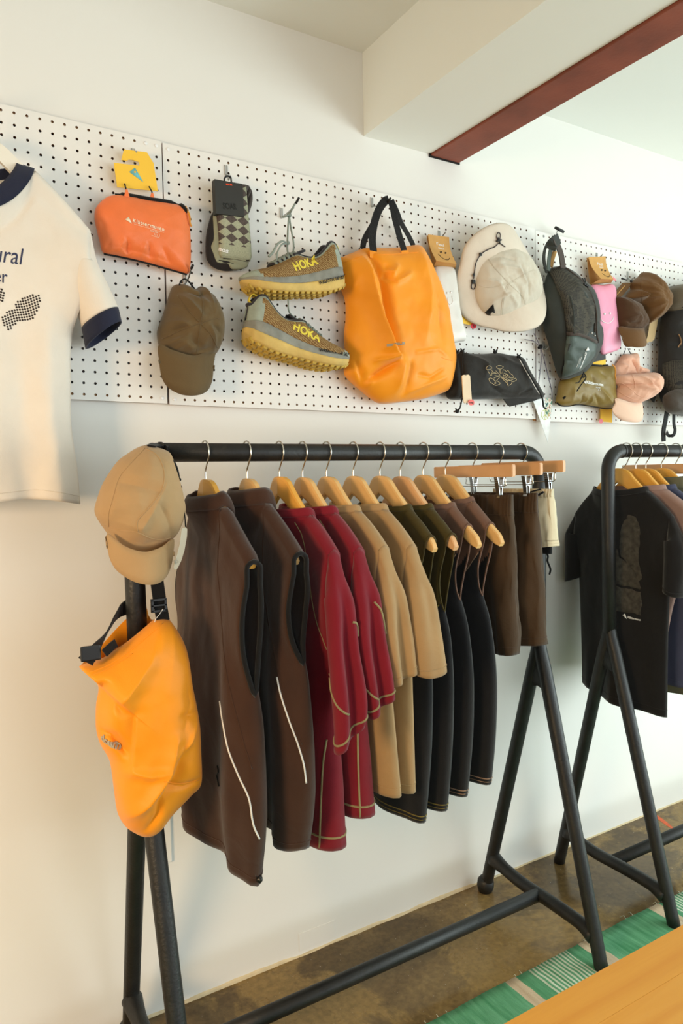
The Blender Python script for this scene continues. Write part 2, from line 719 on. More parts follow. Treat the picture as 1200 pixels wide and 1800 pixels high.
# orange chalk mark on the concrete
M_chalk = mat('orange_floor_paint', (214, 100, 62), rough=0.8, var=0.2, vscale=60)
P = [(1148, 1434), (1153, 1432), (1166, 1441), (1176, 1449), (1184, 1456), (1180, 1457), (1168, 1449), (1157, 1441)]
mb = MB()
pts = [atz(a, c_, 0.0) for a, c_ in P]
mb.add([(p[0], p[1], 0.0008) for p in pts] + [(p[0], p[1], 0.0) for p in pts], [tuple(range(8)), tuple(range(15, 7, -1))] + [(i, 8 + i, 8 + (i + 1) % 8, (i + 1) % 8) for i in range(8)])
o = mb.make('floor_mark', M_chalk, smooth=False)
tag(o, 'orange paint streak on the concrete floor by the wall', 'paint mark')

# crumbled plaster edge where the wall meets the concrete
M_plaster = mat('bare_plaster', (214, 196, 160), rough=0.95, var=0.12, vscale=30, bump=0.5, bscale=90)
xs = np.linspace(-3.2, 3.2, 320)
V, F = [], []
for i, x in enumerate(xs):
    h = 0.007 + 0.006 * noise.noise(Vector((x * 4.1, 0, 0))) + 0.005 * noise.noise(Vector((x * 17, 3, 0)))
    h = max(0.002, h) * (1.0 if x < 0.95 else 0.45)
    d = max(0.0015, 0.005 + 0.003 * noise.noise(Vector((x * 13, 7, 0))))
    V += [(x, 0.0, 0.0), (x, -d, 0.0), (x, -d * 0.8, h * 0.7), (x, 0.0, h)]
for i in range(len(xs) - 1):
    for q in range(3):
        F.append((i * 4 + q, i * 4 + 4 + q, i * 4 + 5 + q, i * 4 + 1 + q))
o = obj('baseboard_back', V, F, M_plaster, smooth=False)
o['kind'] = 'structure'
# patched rectangle low on the wall
V1, V2 = at(525, 1641, 0), at(588, 1613, 0)
mb = MB()
mb.box((V1[0], -0.0012, 0.012), (V2[0], 0.0, V1[2] - 0.001), bevel=0.0005)
o = mb.make('wall_patch', M_wall, smooth=False)
tag(o, 'painted-over rectangular patch low on the wall above the concrete', 'wall patch')
# blank painted cover plate behind the left rack leg
a, c_ = at(250, 1440, 0), at(301, 1513, 0)
t = thing('outlet_cover', 'painted blank outlet cover on the wall behind the left rack legs', 'outlet cover', ((a[0] + c_[0]) / 2, 0, c_[2]))
mb = MB()
mb.box((a[0], -0.006, c_[2]), (c_[0], 0.0, a[2]), bevel=0.002)
mb.make('plate', M_wall, t, smooth=False)
for q in (0.22, 0.78):
    mb = MB()
    ball(mb, ((a[0] + c_[0]) / 2, -0.006, c_[2] + (a[2] - c_[2]) * q), 0.003, 1, 0.4, 1, 8)
    mb.make('screw', M_wall, t)

# ------------------------------------------------------------------ pegboards
PZ, PP = 1.4822, 0.0254
M_board = mat('white_hardboard', (233, 230, 224), rough=0.5, var=0.02, vscale=3, bump=0.05, bscale=40, spec=0.4)
M_bore = mat('raw_hardboard', (120, 78, 46), rough=0.9)
M_wood_raw = mat('raw_pine_strip', (196, 150, 100), rough=0.8, var=0.1, vscale=20)
M_screw = mat('painted_screw', (240, 240, 240), rough=0.35)
M_screw_grey = mat('grey_screw', (140, 142, 140), rough=0.4)
YF, YB = -0.0185, -0.0135


def pegboard(label, x0, cols, dx, dz, rot, pivot, screws, miss):
    t = thing('pegboard', label, 'pegboard', (x0 + cols * PP / 2, 0, PZ), 'white pegboards along the wall')
    tr = lambda x, z: (x + dx - rot * (z - PZ - 0.3048), z + dz + rot * (x - pivot))
    V, F, mi = [], [], []
    R = 0.0032
    ang = [PI / 8 + k * PI / 4 for k in range(8)]
    for i in range(cols):
        for j in range(24):
            cx, cz = x0 + (i + .5) * PP, PZ + 0.6096 - (j + .5) * PP
            h = PP / 2
            if (i, j) in miss:
                b0 = len(V)
                for sx, sz in ((-h, -h), (h, -h), (h, h), (-h, h)):
                    a_, c2_ = tr(cx + sx, cz + sz)
                    V.append((a_, YF, c2_))
                F.append((b0, b0 + 1, b0 + 2, b0 + 3))
                mi.append(0)
                continue
            b0 = len(V)
            for g in ang:
                a_, c2_ = tr(cx + R * math.cos(g), cz + R * math.sin(g))
                V.append((a_, YF, c2_))
            for g in ang:
                a_, c2_ = tr(cx + R * math.cos(g), cz + R * math.sin(g))
                V.append((a_, YB, c2_))
            for sx, sz in ((h, h), (-h, h), (-h, -h), (h, -h)):
                a_, c2_ = tr(cx + sx, cz + sz)
                V.append((a_, YF, c2_))
            for q in range(4):
                k0 = 2 * q
                F.append((b0 + k0, b0 + 16 + q, b0 + (k0 + 1) % 8))
                F.append((b0 + (k0 + 1) % 8, b0 + 16 + q, b0 + 16 + (q + 1) % 4, b0 + (k0 + 2) % 8))
                mi += [0, 0]
            for q in range(8):
                F.append((b0 + q, b0 + (q + 1) % 8, b0 + 8 + (q + 1) % 8, b0 + 8 + q))
                mi.append(1)
    # edges of the board
    c4_ = [tr(x0, PZ), tr(x0 + cols * PP, PZ), tr(x0 + cols * PP, PZ + .6096), tr(x0, PZ + .6096)]
    b0 = len(V)
    for a_, c2_ in c4_:
        V.append((a_, YF, c2_))
    for a_, c2_ in c4_:
        V.append((a_, YB, c2_))
    for q in range(4):
        F.append((b0 + q, b0 + 4 + q, b0 + 4 + (q + 1) % 4, b0 + (q + 1) % 4))
        mi.append(1)
    obj('panel', V, F, [M_board, M_bore], t, mi=mi, smooth=False)
    for (za, zb) in ((0.0, 0.020), (0.588, 0.6096)):
        mb = MB()
        c8 = [(tr(xx, PZ + zz), yy) for yy in (YB, -0.0004) for xx, zz in ((x0 + .004, za + .003), (x0 + cols * PP - .004, za + .003), (x0 + cols * PP - .004, zb - .003), (x0 + .004, zb - .003))]
        mb.add([(a_[0], yy, a_[1]) for a_, yy in c8], [(0, 1, 2, 3), (7, 6, 5, 4), (0, 4, 5, 1), (1, 5, 6, 2), (2, 6, 7, 3), (3, 7, 4, 0)])
        mb.make('furring_strip', M_wood_raw, t, smooth=False)
    for (i, j, m_) in screws:
        a_, c2_ = tr(x0 + (i + .5) * PP, PZ + 0.6096 - (j + .5) * PP)
        mb = MB()
        mb.tube([(a_, YF + 0.001, c2_), (a_, YF - 0.0010, c2_), (a_, YF - 0.0016, c2_)], np.array([0.0042, 0.0042, 0.0030]), 12)
        mb.make('screw', m_, t)
    return t


pegboard('white pegboard at left behind the white ringer T-shirt', -48 * PP, 48, -0.0035, 0.0047, -0.0091, 0.0,
         [(47, 0, M_screw), (46, 0, M_screw), (47, 23, M_screw), (20, 0, M_screw), (0, 0, M_screw), (0, 23, M_screw)], {(47, 0), (46, 0), (47, 23), (20, 0), (0, 0), (0, 23)})
pegboard('white pegboard in the middle, holding the trail shoes and orange tote', 0.0, 48, 0.0, 0.0, -0.0045, 0.61,
         [(0, 0, M_screw), (0, 23, M_screw), (46, 23, M_screw_grey)], {(0, 0), (0, 23), (46, 23), (47, 0)})
pegboard('white pegboard at right, holding the dark daypack and pink pouch', 48 * PP, 48, 0.0023, -0.0094, -0.0003, 1.22,
         [(1, 0, M_screw_grey), (0, 23, M_screw_grey), (47, 0, M_screw), (47, 23, M_screw)], {(1, 0), (0, 23), (47, 0), (47, 23)})

# ------------------------------------------------------------------ rug and table
M_rug = mat('striped_rug_weave', (58, 128, 84), rough=0.95, bump=0.5, bscale=500, spec=0.1)
n, L, b = nodes_of(M_rug)
tc = n.new('ShaderNodeTexCoord')
sx = n.new('ShaderNodeSeparateXYZ')
L.new(tc.outputs['Object'], sx.inputs[0])
# bands across the runner, in metres along it: 0 plain green, 0.5 fine stripes, 1 cream
wob = noise_n(9, 2)
ad = n.new('ShaderNodeMath')
ad.operation = 'MULTIPLY_ADD'
ad.inputs[1].default_value = 0.016
L.new(wob.outputs['Fac'], ad.inputs[0])
L.new(sx.outputs['X'], ad.inputs[2])
mr = n.new('ShaderNodeMapRange')
mr.inputs['From Min'].default_value = 0.0
mr.inputs['From Max'].default_value = 2.0
L.new(ad.outputs[0], mr.inputs['Value'])
rp = n.new('ShaderNodeValToRGB')
rp.color_ramp.interpolation = 'CONSTANT'
BANDS = [(0.0, 0), (0.10, 1), (0.14, 0), (0.18, .5), (0.33, 0), (0.38, 1), (0.42, 0), (0.715, 1), (0.755, 0), (0.79, .5), (0.945, 0), (0.99, 1), (1.03, 0),
         (1.295, 1), (1.34, 0), (1.355, .5), (1.52, 0), (1.57, 1), (1.61, 0), (1.87, 1), (1.92, 0)]
e = rp.color_ramp.elements
e[0].position = 0.0
e[0].color = (0, 0, 0, 1)
e[1].position = BANDS[1][0] / 2
e[1].color = (1, 1, 1, 1)
for p_, v_ in BANDS[2:]:
    k = e.new(p_ / 2)
    k.color = (v_, v_, v_, 1)
L.new(mr.outputs[0], rp.inputs['Fac'])


def mth(op, a_, b_=None, v1=None):
    q = n.new('ShaderNodeMath')
    q.operation = op
    L.new(a_, q.inputs[0])
    if b_ is not None:
        L.new(b_, q.inputs[1])
    elif v1 is not None:
        q.inputs[1].default_value = v1
    return q.outputs[0]


fine = mth('GREATER_THAN', mth('FRACT', mth('MULTIPLY', ad.outputs[0], v1=1 / 0.0128)), v1=0.52)
bandv = rp.outputs['Color']
is_cream = mth('GREATER_THAN', bandv, v1=0.75)
is_fine = mth('MULTIPLY', mth('SUBTRACT', mth('GREATER_THAN', bandv, v1=0.2), is_cream), fine)
ny = noise_n(1.0, 3)
mp = n.new('ShaderNodeMapping')
mp.inputs['Scale'].default_value = (60, 7, 1)
L.new(tc.outputs['Object'], mp.inputs['Vector'])
L.new(mp.outputs['Vector'], ny.inputs['Vector'])
gr = ramp(ny.outputs['Fac'], [(0.3, (72, 140, 96)), (0.7, (116, 178, 138))])
cr = ramp(ny.outputs['Fac'], [(0.3, (196, 172, 142)), (0.7, (222, 204, 176))])
mn = ramp(ny.outputs['Fac'], [(0.3, (196, 204, 178)), (0.7, (226, 234, 214))])
q1 = mix(gr.outputs['Color'], cr.outputs['Color'], is_cream)
q2 = mix(q1, mn.outputs['Color'], is_fine)
L.new(q2, b.inputs['Base Color'])
wv = n.new('ShaderNodeTexWave')
wv.inputs['Scale'].default_value = 90
wv.inputs['Distortion'].default_value = 1.5
wv.bands_direction = 'X'
L.new(tc.outputs['Object'], wv.inputs['Vector'])
bp = n.new('ShaderNodeBump')
bp.inputs['Strength'].default_value = 0.5
bp.inputs['Distance'].default_value = 0.003
L.new(wv.outputs['Fac'], bp.inputs['Height'])
L.new(bp.outputs['Normal'], b.inputs['Normal'])

nx, ny_ = 200, 30
V, F = [], []
for lay in (0, 1):
    for j in range(ny_):
        for i in range(nx):
            x = -0.75 + 3.3 * i / (nx - 1)
            y = -0.384 - 0.74 * j / (ny_ - 1)
            edge = 0.006 * noise.noise(Vector((x * 3.1, j * .01, 0))) + 0.0018 * noise.noise(Vector((x * 40, 0, 1)))
            yy = y + edge * (1 if j in (0, ny_ - 1) else 0.5)
            zz = 0.0055 + 0.0022 * noise.noise(Vector((x * 9, y * 4, 0))) if lay == 0 else 0.0
            V.append((x, yy, zz))
F = [f[::-1] for f in grid_faces(ny_, nx)] + grid_faces(ny_, nx, off=nx * ny_)
for i in range(nx - 1):
    for j in (0, ny_ - 1):
        a_ = j * nx + i
        F.append((a_, a_ + 1, nx * ny_ + a_ + 1, nx * ny_ + a_))
t = thing('runner_rug', 'long green cotton runner rug with cream and fine white stripes', 'rug', (0, 0, 0))
o = obj('woven_body', V, F, M_rug, t)
M_thread = mat('rug_thread', (206, 214, 196), rough=0.9)
mb = MB()
for i in range(46):
    x = -0.7 + 3.2 * rng.rand()
    p0 = np.array([x, -0.385, 0.005])
    l_ = 0.006 + 0.016 * rng.rand() ** 2
    mb.tube([p0, p0 + [0.3 * l_ * (rng.rand() - .5), 0.6 * l_, 0.3 * l_], p0 + [l_ * (rng.rand() - .5), l_, -0.002]], 0.0007, 4)
kind(mb.make('loose_threads', M_thread, t), 'stuff')

M_table = mat('honey_varnished_wood', (206, 138, 58), rough=0.35, spec=0.4)
n, L, b = nodes_of(M_table)
tc = n.new('ShaderNodeTexCoord')
mp = n.new('ShaderNodeMapping')
mp.inputs['Scale'].default_value = (1.3, 14, 6)
L.new(tc.outputs['Object'], mp.inputs['Vector'])
ng = noise_n(2.2, 6, 0.6, 0.8)
L.new(mp.outputs['Vector'], ng.inputs['Vector'])
rg = ramp(ng.outputs['Fac'], [(0.3, (232, 158, 58)), (0.55, (240, 172, 70)), (0.75, (244, 182, 84))])
nk = noise_n(5.5, 2, 0.4)
rk = ramp(nk.outputs['Fac'], [(0.2, (190, 170, 150)), (0.33, (255, 255, 255))])
L.new(mix(rg.outputs['Color'], rk.outputs['Color'], 0.5, 'MULTIPLY'), b.inputs['Base Color'])
TY = atz(1040, 1714, 0.74)[1]
t = thing('display_table', 'honey varnished wooden table top at the lower right corner', 'table', (0.4, TY - 0.33, 0))
for k, (y1, y0_) in enumerate([(TY, TY - 0.052), (TY - 0.0522, TY - 0.21), (TY - 0.2102, TY - 0.40), (TY - 0.4002, TY - 0.56)]):
    mb = MB()
    mb.box((-0.25, y0_, 0.715), (1.25, y1, 0.740 - 0.0002 * (k % 2)))
    mb.make('plank', M_table, t, smooth=False)
mb = MB()
mb.box((-0.2, TY - 0.5, 0.63), (1.2, TY - 0.06, 0.715), bevel=0.003)
mb.make('apron', M_table, t, smooth=False)
for lx in (-0.19, 1.11):
    for ly in (TY - 0.13, TY - 0.51):
        mb = MB()
        mb.box((lx, ly, 0.0075), (lx + 0.075, ly + 0.075, 0.715), bevel=0.004)
        mb.make('leg', M_table, t, smooth=False)
# ------------------------------------------------------------------ clothes racks
M_rack = mat('blackened_steel_pipe', (15, 16, 17), rough=0.48, spec=0.5, rgb2=(30, 30, 28), vscale=26, bump=0.35, bscale=160)
RB, RL = 0.0195, 0.0195           # pipe radii


def rack(label, xl, xr, yc, zb, foot_dy=0.222, zj=0.815, zc=0.085, bulb=False):
    t = thing('clothes_rack', label, 'clothes rack', ((xl + xr) / 2, yc, 0))
    R = 0.06
    arc = lambda cx, s: [(cx + s * R * math.sin(a), yc, zb - R + R * math.cos(a)) for a in np.linspace(0, PI / 2, 9)]
    right = [np.array(p) for p in arc(xr - R, 1)]
    left = [np.array(p) for p in arc(xl + R, -1)]
    # top rail between the two joints
    mb = MB()
    mb.tube([(xl + R, yc, zb), (xl + R + .3, yc, zb), ((xl + xr) / 2, yc, zb), (xr - R, yc, zb)], RB, 20)
    mb.make('rail', M_rack, t)
    for side, A in ((1, right), (-1, left)):
        x = xr if side > 0 else xl
        P = [A[0] - np.array([side * 0.004, 0, 0])] + A + [np.array([x - side * .003, yc, 1.1]), np.array([x - side * .006, yc, zj])]
        mb = MB()
        mb.tube(P, RB * 1.02, 20)
        # saw-cut joint where the bend meets the rail
        mb.tube([(x - side * R - side * 0.006, yc, zb), (x - side * R, yc, zb)], RB * 1.10, 20)
        mb.make('upright', M_rack, t)
        zk = zj - 0.055
        yleg = lambda z: 0.019 + (foot_dy - 0.019) * (1 - z / zk)
        for s in (-1, 1):
            top = np.array([x - side * .006, yc, zj + 0.05])
            mid = np.array([x - side * .006, yc + s * 0.019, zk])
            foot = np.array([x - side * .016, yc + s * foot_dy, 0.0])
            P = smooth_path([top, np.array([x - side * .006, yc + s * .003, zj]), mid, mid + (foot - mid) * .3, mid + (foot - mid) * .7, foot], 26)
            mb = MB()
            rad = np.interp(np.linspace(0, 1, len(P)), [0, .12, .2, 1], [RL * .9, RL * 1.0, RL * 1.0, RL * .93])
            mb.tube(P, rad, 18)
            if bulb and s > 0:
                mb.tube([P[-1] + (0, -.005, 0.046), P[-1] + (0, -.004, .036), P[-1] + (0, -.002, .018), P[-1] + (0, 0, .0)], np.array([.018, .025, .0265, .021]), 18)
            mb.make('leg', M_rack, t)
        # web in the crotch of the A
        mb = MB()
        for k_, hw in ((0, .013), (1, .008)):
            zb_ = zk - .062 - .012 * k_
            poly = [(-.012, zj), (.012, zj), (yleg(zk - .03), zk - .03), (yleg(zb_) - .004, zb_), (yleg(zb_) - .016, zb_ + .011), (0.0, zb_ + .018), (-yleg(zb_) + .016, zb_ + .011), (-yleg(zb_) + .004, zb_), (-yleg(zk - .03), zk - .03)]
            mb.add(*prism(poly, 2 * hw, lambda a_, b_, d: (x - side * .006 - hw + d, yc + a_, b_)))
        mb.make('gusset', M_rack, t)
        # cross bar between the two feet, flaring into them
        z0_, z1_ = zc - .006, zc + .036
        ya, yb = -yleg(z0_) + .006, yleg(z1_) - .006
        P = smooth_path([(x - side * .014, yc + ya, z0_), (x - side * .014, yc + ya + .04, zc + .006), (x - side * .014, yc - .06, zc + .012), (x - side * .014, yc + .06, zc + .014), (x - side * .014, yc + yb - .04, zc + .026), (x - side * .014, yc + yb, z1_)], 30)
        mb = MB()
        rad = np.interp(np.linspace(0, 1, len(P)), [0, .05, .13, .87, .95, 1], [RL * 1.22, RL * 1.12, RL * .93, RL * .93, RL * 1.12, RL * 1.22])
        mb.tube(P, rad, 18)
        mb.make('cross_bar', M_rack, t)
    mb = MB()
    mb.tube([(xl + .014, yc, zc + .012), ((xl + xr) / 2, yc, zc + .012), (xr - .014, yc, zc + .012)], RL * .93, 18)
    mb.make('bottom_rail', M_rack, t)
    return t


YC, ZB = -0.265, 1.362
rack('black steel pipe clothes rack with A-shaped legs, holding the brown vests', -0.168, 0.972, YC, ZB, bulb=True)
rack('second black pipe clothes rack, at the right edge, holding the black T-shirt', 1.262, 2.42, YC, ZB + 0.004, foot_dy=0.212)

# ------------------------------------------------------------------ hangers
M_hw = mat('beech_hanger', (222, 176, 112), rough=0.42, rgb2=(232, 190, 128), vscale=12, spec=0.4)
M_hw_y = mat('yellow_varnished_hanger', (226, 164, 68), rough=0.35, rgb2=(236, 178, 84), vscale=12, spec=0.45)
M_hw_o = mat('orange_wood_bar', (216, 166, 116), rough=0.42, rgb2=(226, 180, 132), vscale=14, spec=0.4)
M_chrome = mat('chromed_wire', (200, 198, 190), rough=0.25, metal=1.0)
M_chrome_d = mat('chromed_clip', (186, 188, 190), rough=0.22, metal=1.0)


def local(hx, yc, yaw=0.0):
    cs, sn = math.cos(yaw), math.sin(yaw)

    def f(u, wv, z):
        return np.array([hx + wv * cs + u * sn, yc - u * cs + wv * sn, z])
    return f


def hook_path(f, zb, zbot, r=None, side=1):
    r = RB + 0.0035 if r is None else r
    P = []
    for a in np.linspace(math.radians(215), math.radians(-35), 15):
        # starts behind the pipe, passes over it and comes down on the room side
        P.append(f(r * math.cos(a), 0, zb + 0.0015 + r * math.sin(a)))
    P.append(f(r * 0.28, 0, zb - r * 1.25))
    P.append(f(0.0, 0, zb - r * 1.75))
    P.append(f(0.0, 0, zbot))
    return smooth_path(P, 40)


HBEND = 0.11


def hanger(label, hx, yc, zb, m, group, yaw=0.0, top=1.306, ztip=1.146, half=0.184, wire=M_chrome, du=0.0):
    f0 = local(hx, yc, yaw)
    f = lambda u_, w_, z_: f0(u_ + (du if z_ < top + .002 else 0.0), w_, z_)
    t = thing('wooden_hanger', label, 'hanger', f0(0, 0, zb), group)
    # outline: rounded hump, arms falling to round tips
    up = [(0.0, top), (0.020, top - 0.002), (0.037, top - 0.011), (0.053, top - 0.029), (0.075, top - 0.052), (0.112, top - 0.088), (half - 0.030, ztip + 0.034), (half - .008, ztip + 0.014), (half, ztip - 0.004)]
    lo = [(half - .006, ztip - 0.013), (half - .030, ztip - 0.002), (0.112, top - 0.128), (0.068, top - 0.088), (0.032, top - 0.062), (0.0, top - 0.042)]
    U = smooth_path([(a, 0, b_) for a, b_ in up], 26)[:, [0, 2]]
    Lw = smooth_path([(a, 0, b_) for a, b_ in lo][::-1], 26)[:, [0, 2]]
    V, F = [], []
    th = 0.0065
    pr = [(0.0, -0.75), (0.12, -1), (0.88, -1), (1.0, -0.75), (1.0, 0.75), (0.88, 1), (0.12, 1), (0.0, 0.75)]
    us = list(range(25, 0, -1)) + list(range(0, 26))
    sg = [-1] * 25 + [1] * 26
    for i, s in zip(us, sg):
        bend = HBEND * abs(U[i][0])
        bl = HBEND * abs(Lw[i][0])
        for q, wq in pr:
            u_ = Lw[i][0] + (U[i][0] - Lw[i][0]) * q
            z_ = Lw[i][1] + (U[i][1] - Lw[i][1]) * q
            V.append(f(s * u_, bl + (bend - bl) * q + wq * th, z_))
    k = len(us)
    for i in range(k - 1):
        for q in range(8):
            F.append((i * 8 + q, i * 8 + 8 + q, i * 8 + 8 + (q + 1) % 8, i * 8 + (q + 1) % 8))
    F += [tuple(range(8)), tuple(range(8 * k - 1, 8 * k - 9, -1))]
    o = obj('body', V, F, m, t, smooth=False)
    mb = MB()
    mb.tube(hook_path(f, zb, top - 0.012), 0.0017, 8)
    mb.make('hook', wire, t)
    return t


def clip_hanger(label, hx, yc, zb, m, group, yaw=0.0, half=0.155, zt=1.318, zclip=1.27, h=0.030):
    f = local(hx, yc, yaw)
    t = thing('clip_hanger', label, 'hanger', f(0, 0, zb), group)
    mb = MB()
    bm = bmesh.new()
    bmesh.ops.create_cube(bm, size=1)
    for v in bm.verts:
        v.co = Vector(f(v.co.x * 2 * half, v.co.y * 0.013, zt - h / 2 + v.co.z * h))
    bmesh.ops.bevel(bm, geom=bm.edges[:], offset=0.0018, segments=2, affect='EDGES')
    mb.bm(bm)
    mb.make('bar', m, t, smooth=False)
    mb = MB()
    mb.tube(hook_path(f, zb, zt - 0.004), 0.0016, 8)
    mb.make('hook', M_chrome, t)
    mb = MB()
    e = half - 0.03
    mb.tube(smooth_path([f(-e, 0, zt - h + .002), f(-e, 0, zclip + .004), f(-e + .004, 0, zclip), f(e - .004, 0, zclip), f(e, 0, zclip + .004), f(e, 0, zt - h + .002)], 40), 0.0014, 6)
    mb.make('clip_wire', M_chrome, t)
    for uc in (-e + 0.03, e - 0.022):
        mb = MB()
        for s in (-1, 1):
            # two sprung jaws crossing at the wire: ribbed grips above, jaws below
            P = [f(uc, s * 0.011, zclip + 0.022), f(uc, s * 0.0075, zclip + 0.008), f(uc, s * 0.0055, zclip - 0.004), f(uc, s * 0.0035, zclip - 0.022), f(uc, s * 0.0045, zclip - 0.030)]
            mb.ribbon(smooth_path(P, 10), nrm(f(1, 0, 0) - f(0, 0, 0)), 0.013, 0.0016)
            for q in range(3):
                c_ = f(uc, s * (0.0112 - 0.0016 * q), zclip + 0.019 - q * 0.005)
                mb.tube([c_ - (f(.005, 0, 0) - f(0, 0, 0)), c_ + (f(.005, 0, 0) - f(0, 0, 0))], 0.0012, 6)
        mb.tube([f(uc - .007, 0, zclip), f(uc + .007, 0, zclip)], 0.0035, 8)
        mb.make('clip', M_chrome_d, t, smooth=False)
    return t
# ------------------------------------------------------------------ garments on hangers
def interp(keys, x):
    k = sorted(keys)
    return float(np.interp(x, [a for a, _ in k], [b for _, b in k]))


def smooth_keys(keys, n=80):
    """turns (x, y) keys into a smooth sampled curve"""
    k = np.array(sorted(keys), float)
    xs = np.linspace(k[0, 0], k[-1, 0], n)
    # monotone-ish cubic through finite differences
    d = np.gradient(k[:, 1], k[:, 0]) if len(k) > 2 else np.full(len(k), (k[-1, 1] - k[0, 1]) / (k[-1, 0] - k[0, 0]))
    ys = []
    for x in xs:
        i = min(max(np.searchsorted(k[:, 0], x) - 1, 0), len(k) - 2)
        h = k[i + 1, 0] - k[i, 0]
        t = (x - k[i, 0]) / h
        ys.append((2 * t ** 3 - 3 * t ** 2 + 1) * k[i, 1] + (t ** 3 - 2 * t ** 2 + t) * h * d[i] + (-2 * t ** 3 + 3 * t ** 2) * k[i + 1, 1] + (t ** 3 - t ** 2) * h * d[i + 1])
    return xs, np.array(ys)


class Garment:
    """a hanging top: two panels joined at shoulders and sides. u runs along the hanger (towards the room), w through the cloth."""

    def __init__(self, name, label, cat, group, hx, yc, yaw=0.0, zn=1.25, nu=0.08, su=0.22, zs=1.155, near=None, far=None, hem=((0, .55), (1, .55)), T=((0, .010), (.15, .02), (1, .035)),
                 ta=0.36, open_w=0.03, waves=(), wc=(), dip=(0.012, 0.05), neck_w=0.04, seed=0, exp=2.4, wrinkle=0.003, clear=.0140, bend=.11, rise=.006, shift=0.0):
        self.shift = shift
        self.rise = rise
        self.clear, self.bend = clear, bend
        self.f = local(hx, yc, yaw)
        self.t = thing(name, label, cat, self.f(0, 0, min(z for _, z in hem)), group)
        self.zn, self.nu, self.su, self.zs = zn, nu, su, zs
        near = near or [(zs, su), (hem[-1][1], su)]
        far = far or [(z, -u) for z, u in near]
        self.nx, self.ny = smooth_keys(near)
        self.fx, self.fy = smooth_keys(far)
        self.hx_, self.hy_ = smooth_keys(list(hem))
        self.T, self.ta, self.open_w, self.waves, self.wc_, self.dip, self.neck_w, self.seed, self.exp, self.wr = T, ta, open_w, waves, wc, dip, neck_w, seed, exp, wrinkle

    def ztop(self, u, panel):
        a = abs(u)
        if a < self.nu:
            d = self.dip[0] if panel < 0 else self.dip[1]
            return self.zn - d * (1 - (a / self.nu) ** 2) ** 0.8
        q = (a - self.nu) / (self.su - self.nu)
        z = self.zn + (self.zs - self.zn) * q + 0.004 * math.sin(PI * q)
        if self.bend:
            # the cloth rests on the wooden arm
            z = max(z, float(np.interp(a, [.053, .075, .112, .152, .176, .185], [1.277, 1.254, 1.218, 1.181, 1.161, 1.140])) + self.rise)
        return z

    def uvw(self, panel, s, t, raw=False):
        us = -self.su + 2 * self.su * s
        zt = self.ztop(us, panel)
        zh = float(np.interp(s, self.hx_, self.hy_))
        z = zt + (zh - zt) * t
        zN = self.zs + (float(self.hy_[-1]) - self.zs) * t
        zF = self.zs + (float(self.hy_[0]) - self.zs) * t
        uN = float(np.interp(zN, self.nx, self.ny))
        uF = float(np.interp(zF, self.fx, self.fy))
        u = uF + (uN - uF) * s
        q = 2 * s - 1
        T = interp(self.T, t)
        round_ = max(0.0, 1 - abs(q) ** self.exp) ** 0.5
        rise = min(1.0, t / 0.07) ** 0.6
        W = T * round_ * rise
        if abs(us) < self.nu:
            W = max(W, self.neck_w * (1 - (abs(us) / self.nu) ** 2) ** 0.5 * max(0.0, 1 - t / 0.16) ** 1.2)
        # armholes stand open
        if t < self.ta:
            e = self.open_w * math.sin(PI * (t / self.ta) ** 0.9) ** 0.8
            W += e * abs(q) ** 5
        if t < .3:
            W = max(W, self.clear * min(1.0, t / .015) * max(0.0, 1 - (t / min(.3, self.ta)) ** 3))
        wv = W * panel
        c = self.bend * abs(us) * (1 - .35 * t) + self.shift * t ** 1.2
        for (k, ph, amp, t0) in self.wc_:
            c += amp * math.sin(2 * PI * k * s + ph) * max(0.0, (t - t0) / (1 - t0)) ** 1.1
        for (k, ph, amp, t0) in self.waves:
            wv += panel * amp * math.sin(2 * PI * k * s + ph + panel * 0.8 + 0.5 * math.sin(3.1 * t)) * max(0.0, (t - t0) / (1 - t0)) * min(1.0, 8 * (s if s < .5 else 1 - s))
        if self.wr:
            v = noise.fractal(Vector((u * 9 + self.seed * 5.1, z * 4.5, panel * 3.3 + self.seed)), 0.9, 2.1, 3)
            wv += self.wr * v * min(1.0, 6 * t) * min(1.0, 7 * (s if s < .5 else 1 - s))
        return u, wv + c, z

    def P(self, panel, s, t, lift=0.0):
        u, wv, z = self.uvw(panel, s, t)
        return self.f(u, wv + panel * lift, z)

    def body(self, m, mi_fn=None, NS=56, NT=64, solid=0.0014, name='body', hem_fold=True):
        V, F, mi = [], [], []
        for panel in (-1, 1):
            b0 = len(V)
            for j in range(NT + 1):
                for i in range(NS + 1):
                    V.append(self.P(panel, i / NS, j / NT))
            for j in range(NT):
                for i in range(NS):
                    q = (b0 + j * (NS + 1) + i, b0 + j * (NS + 1) + i + 1, b0 + (j + 1) * (NS + 1) + i + 1, b0 + (j + 1) * (NS + 1) + i)
                    F.append(q if panel > 0 else q[::-1])
                    if mi_fn:
                        u_, w_, z_ = self.uvw(panel, (i + .5) / NS, (j + .5) / NT)
                        mi.append(mi_fn(panel, (i + .5) / NS, (j + .5) / NT, u_, z_))
        V = np.array(V)
        o = obj(name, V, F, m, self.t, mi=mi if mi_fn else None)
        bm = bmesh.new()
        bm.from_mesh(o.data)
        bmesh.ops.remove_doubles(bm, verts=bm.verts[:], dist=0.0008)
        bmesh.ops.recalc_face_normals(bm, faces=bm.faces[:])
        bm.to_mesh(o.data)
        bm.free()
        md = o.modifiers.new('thickness', 'SOLIDIFY')
        md.thickness = solid
        md.offset = 0
        self.V, self.F = V, F
        self.bvh = bvh_of(V, F)
        return o

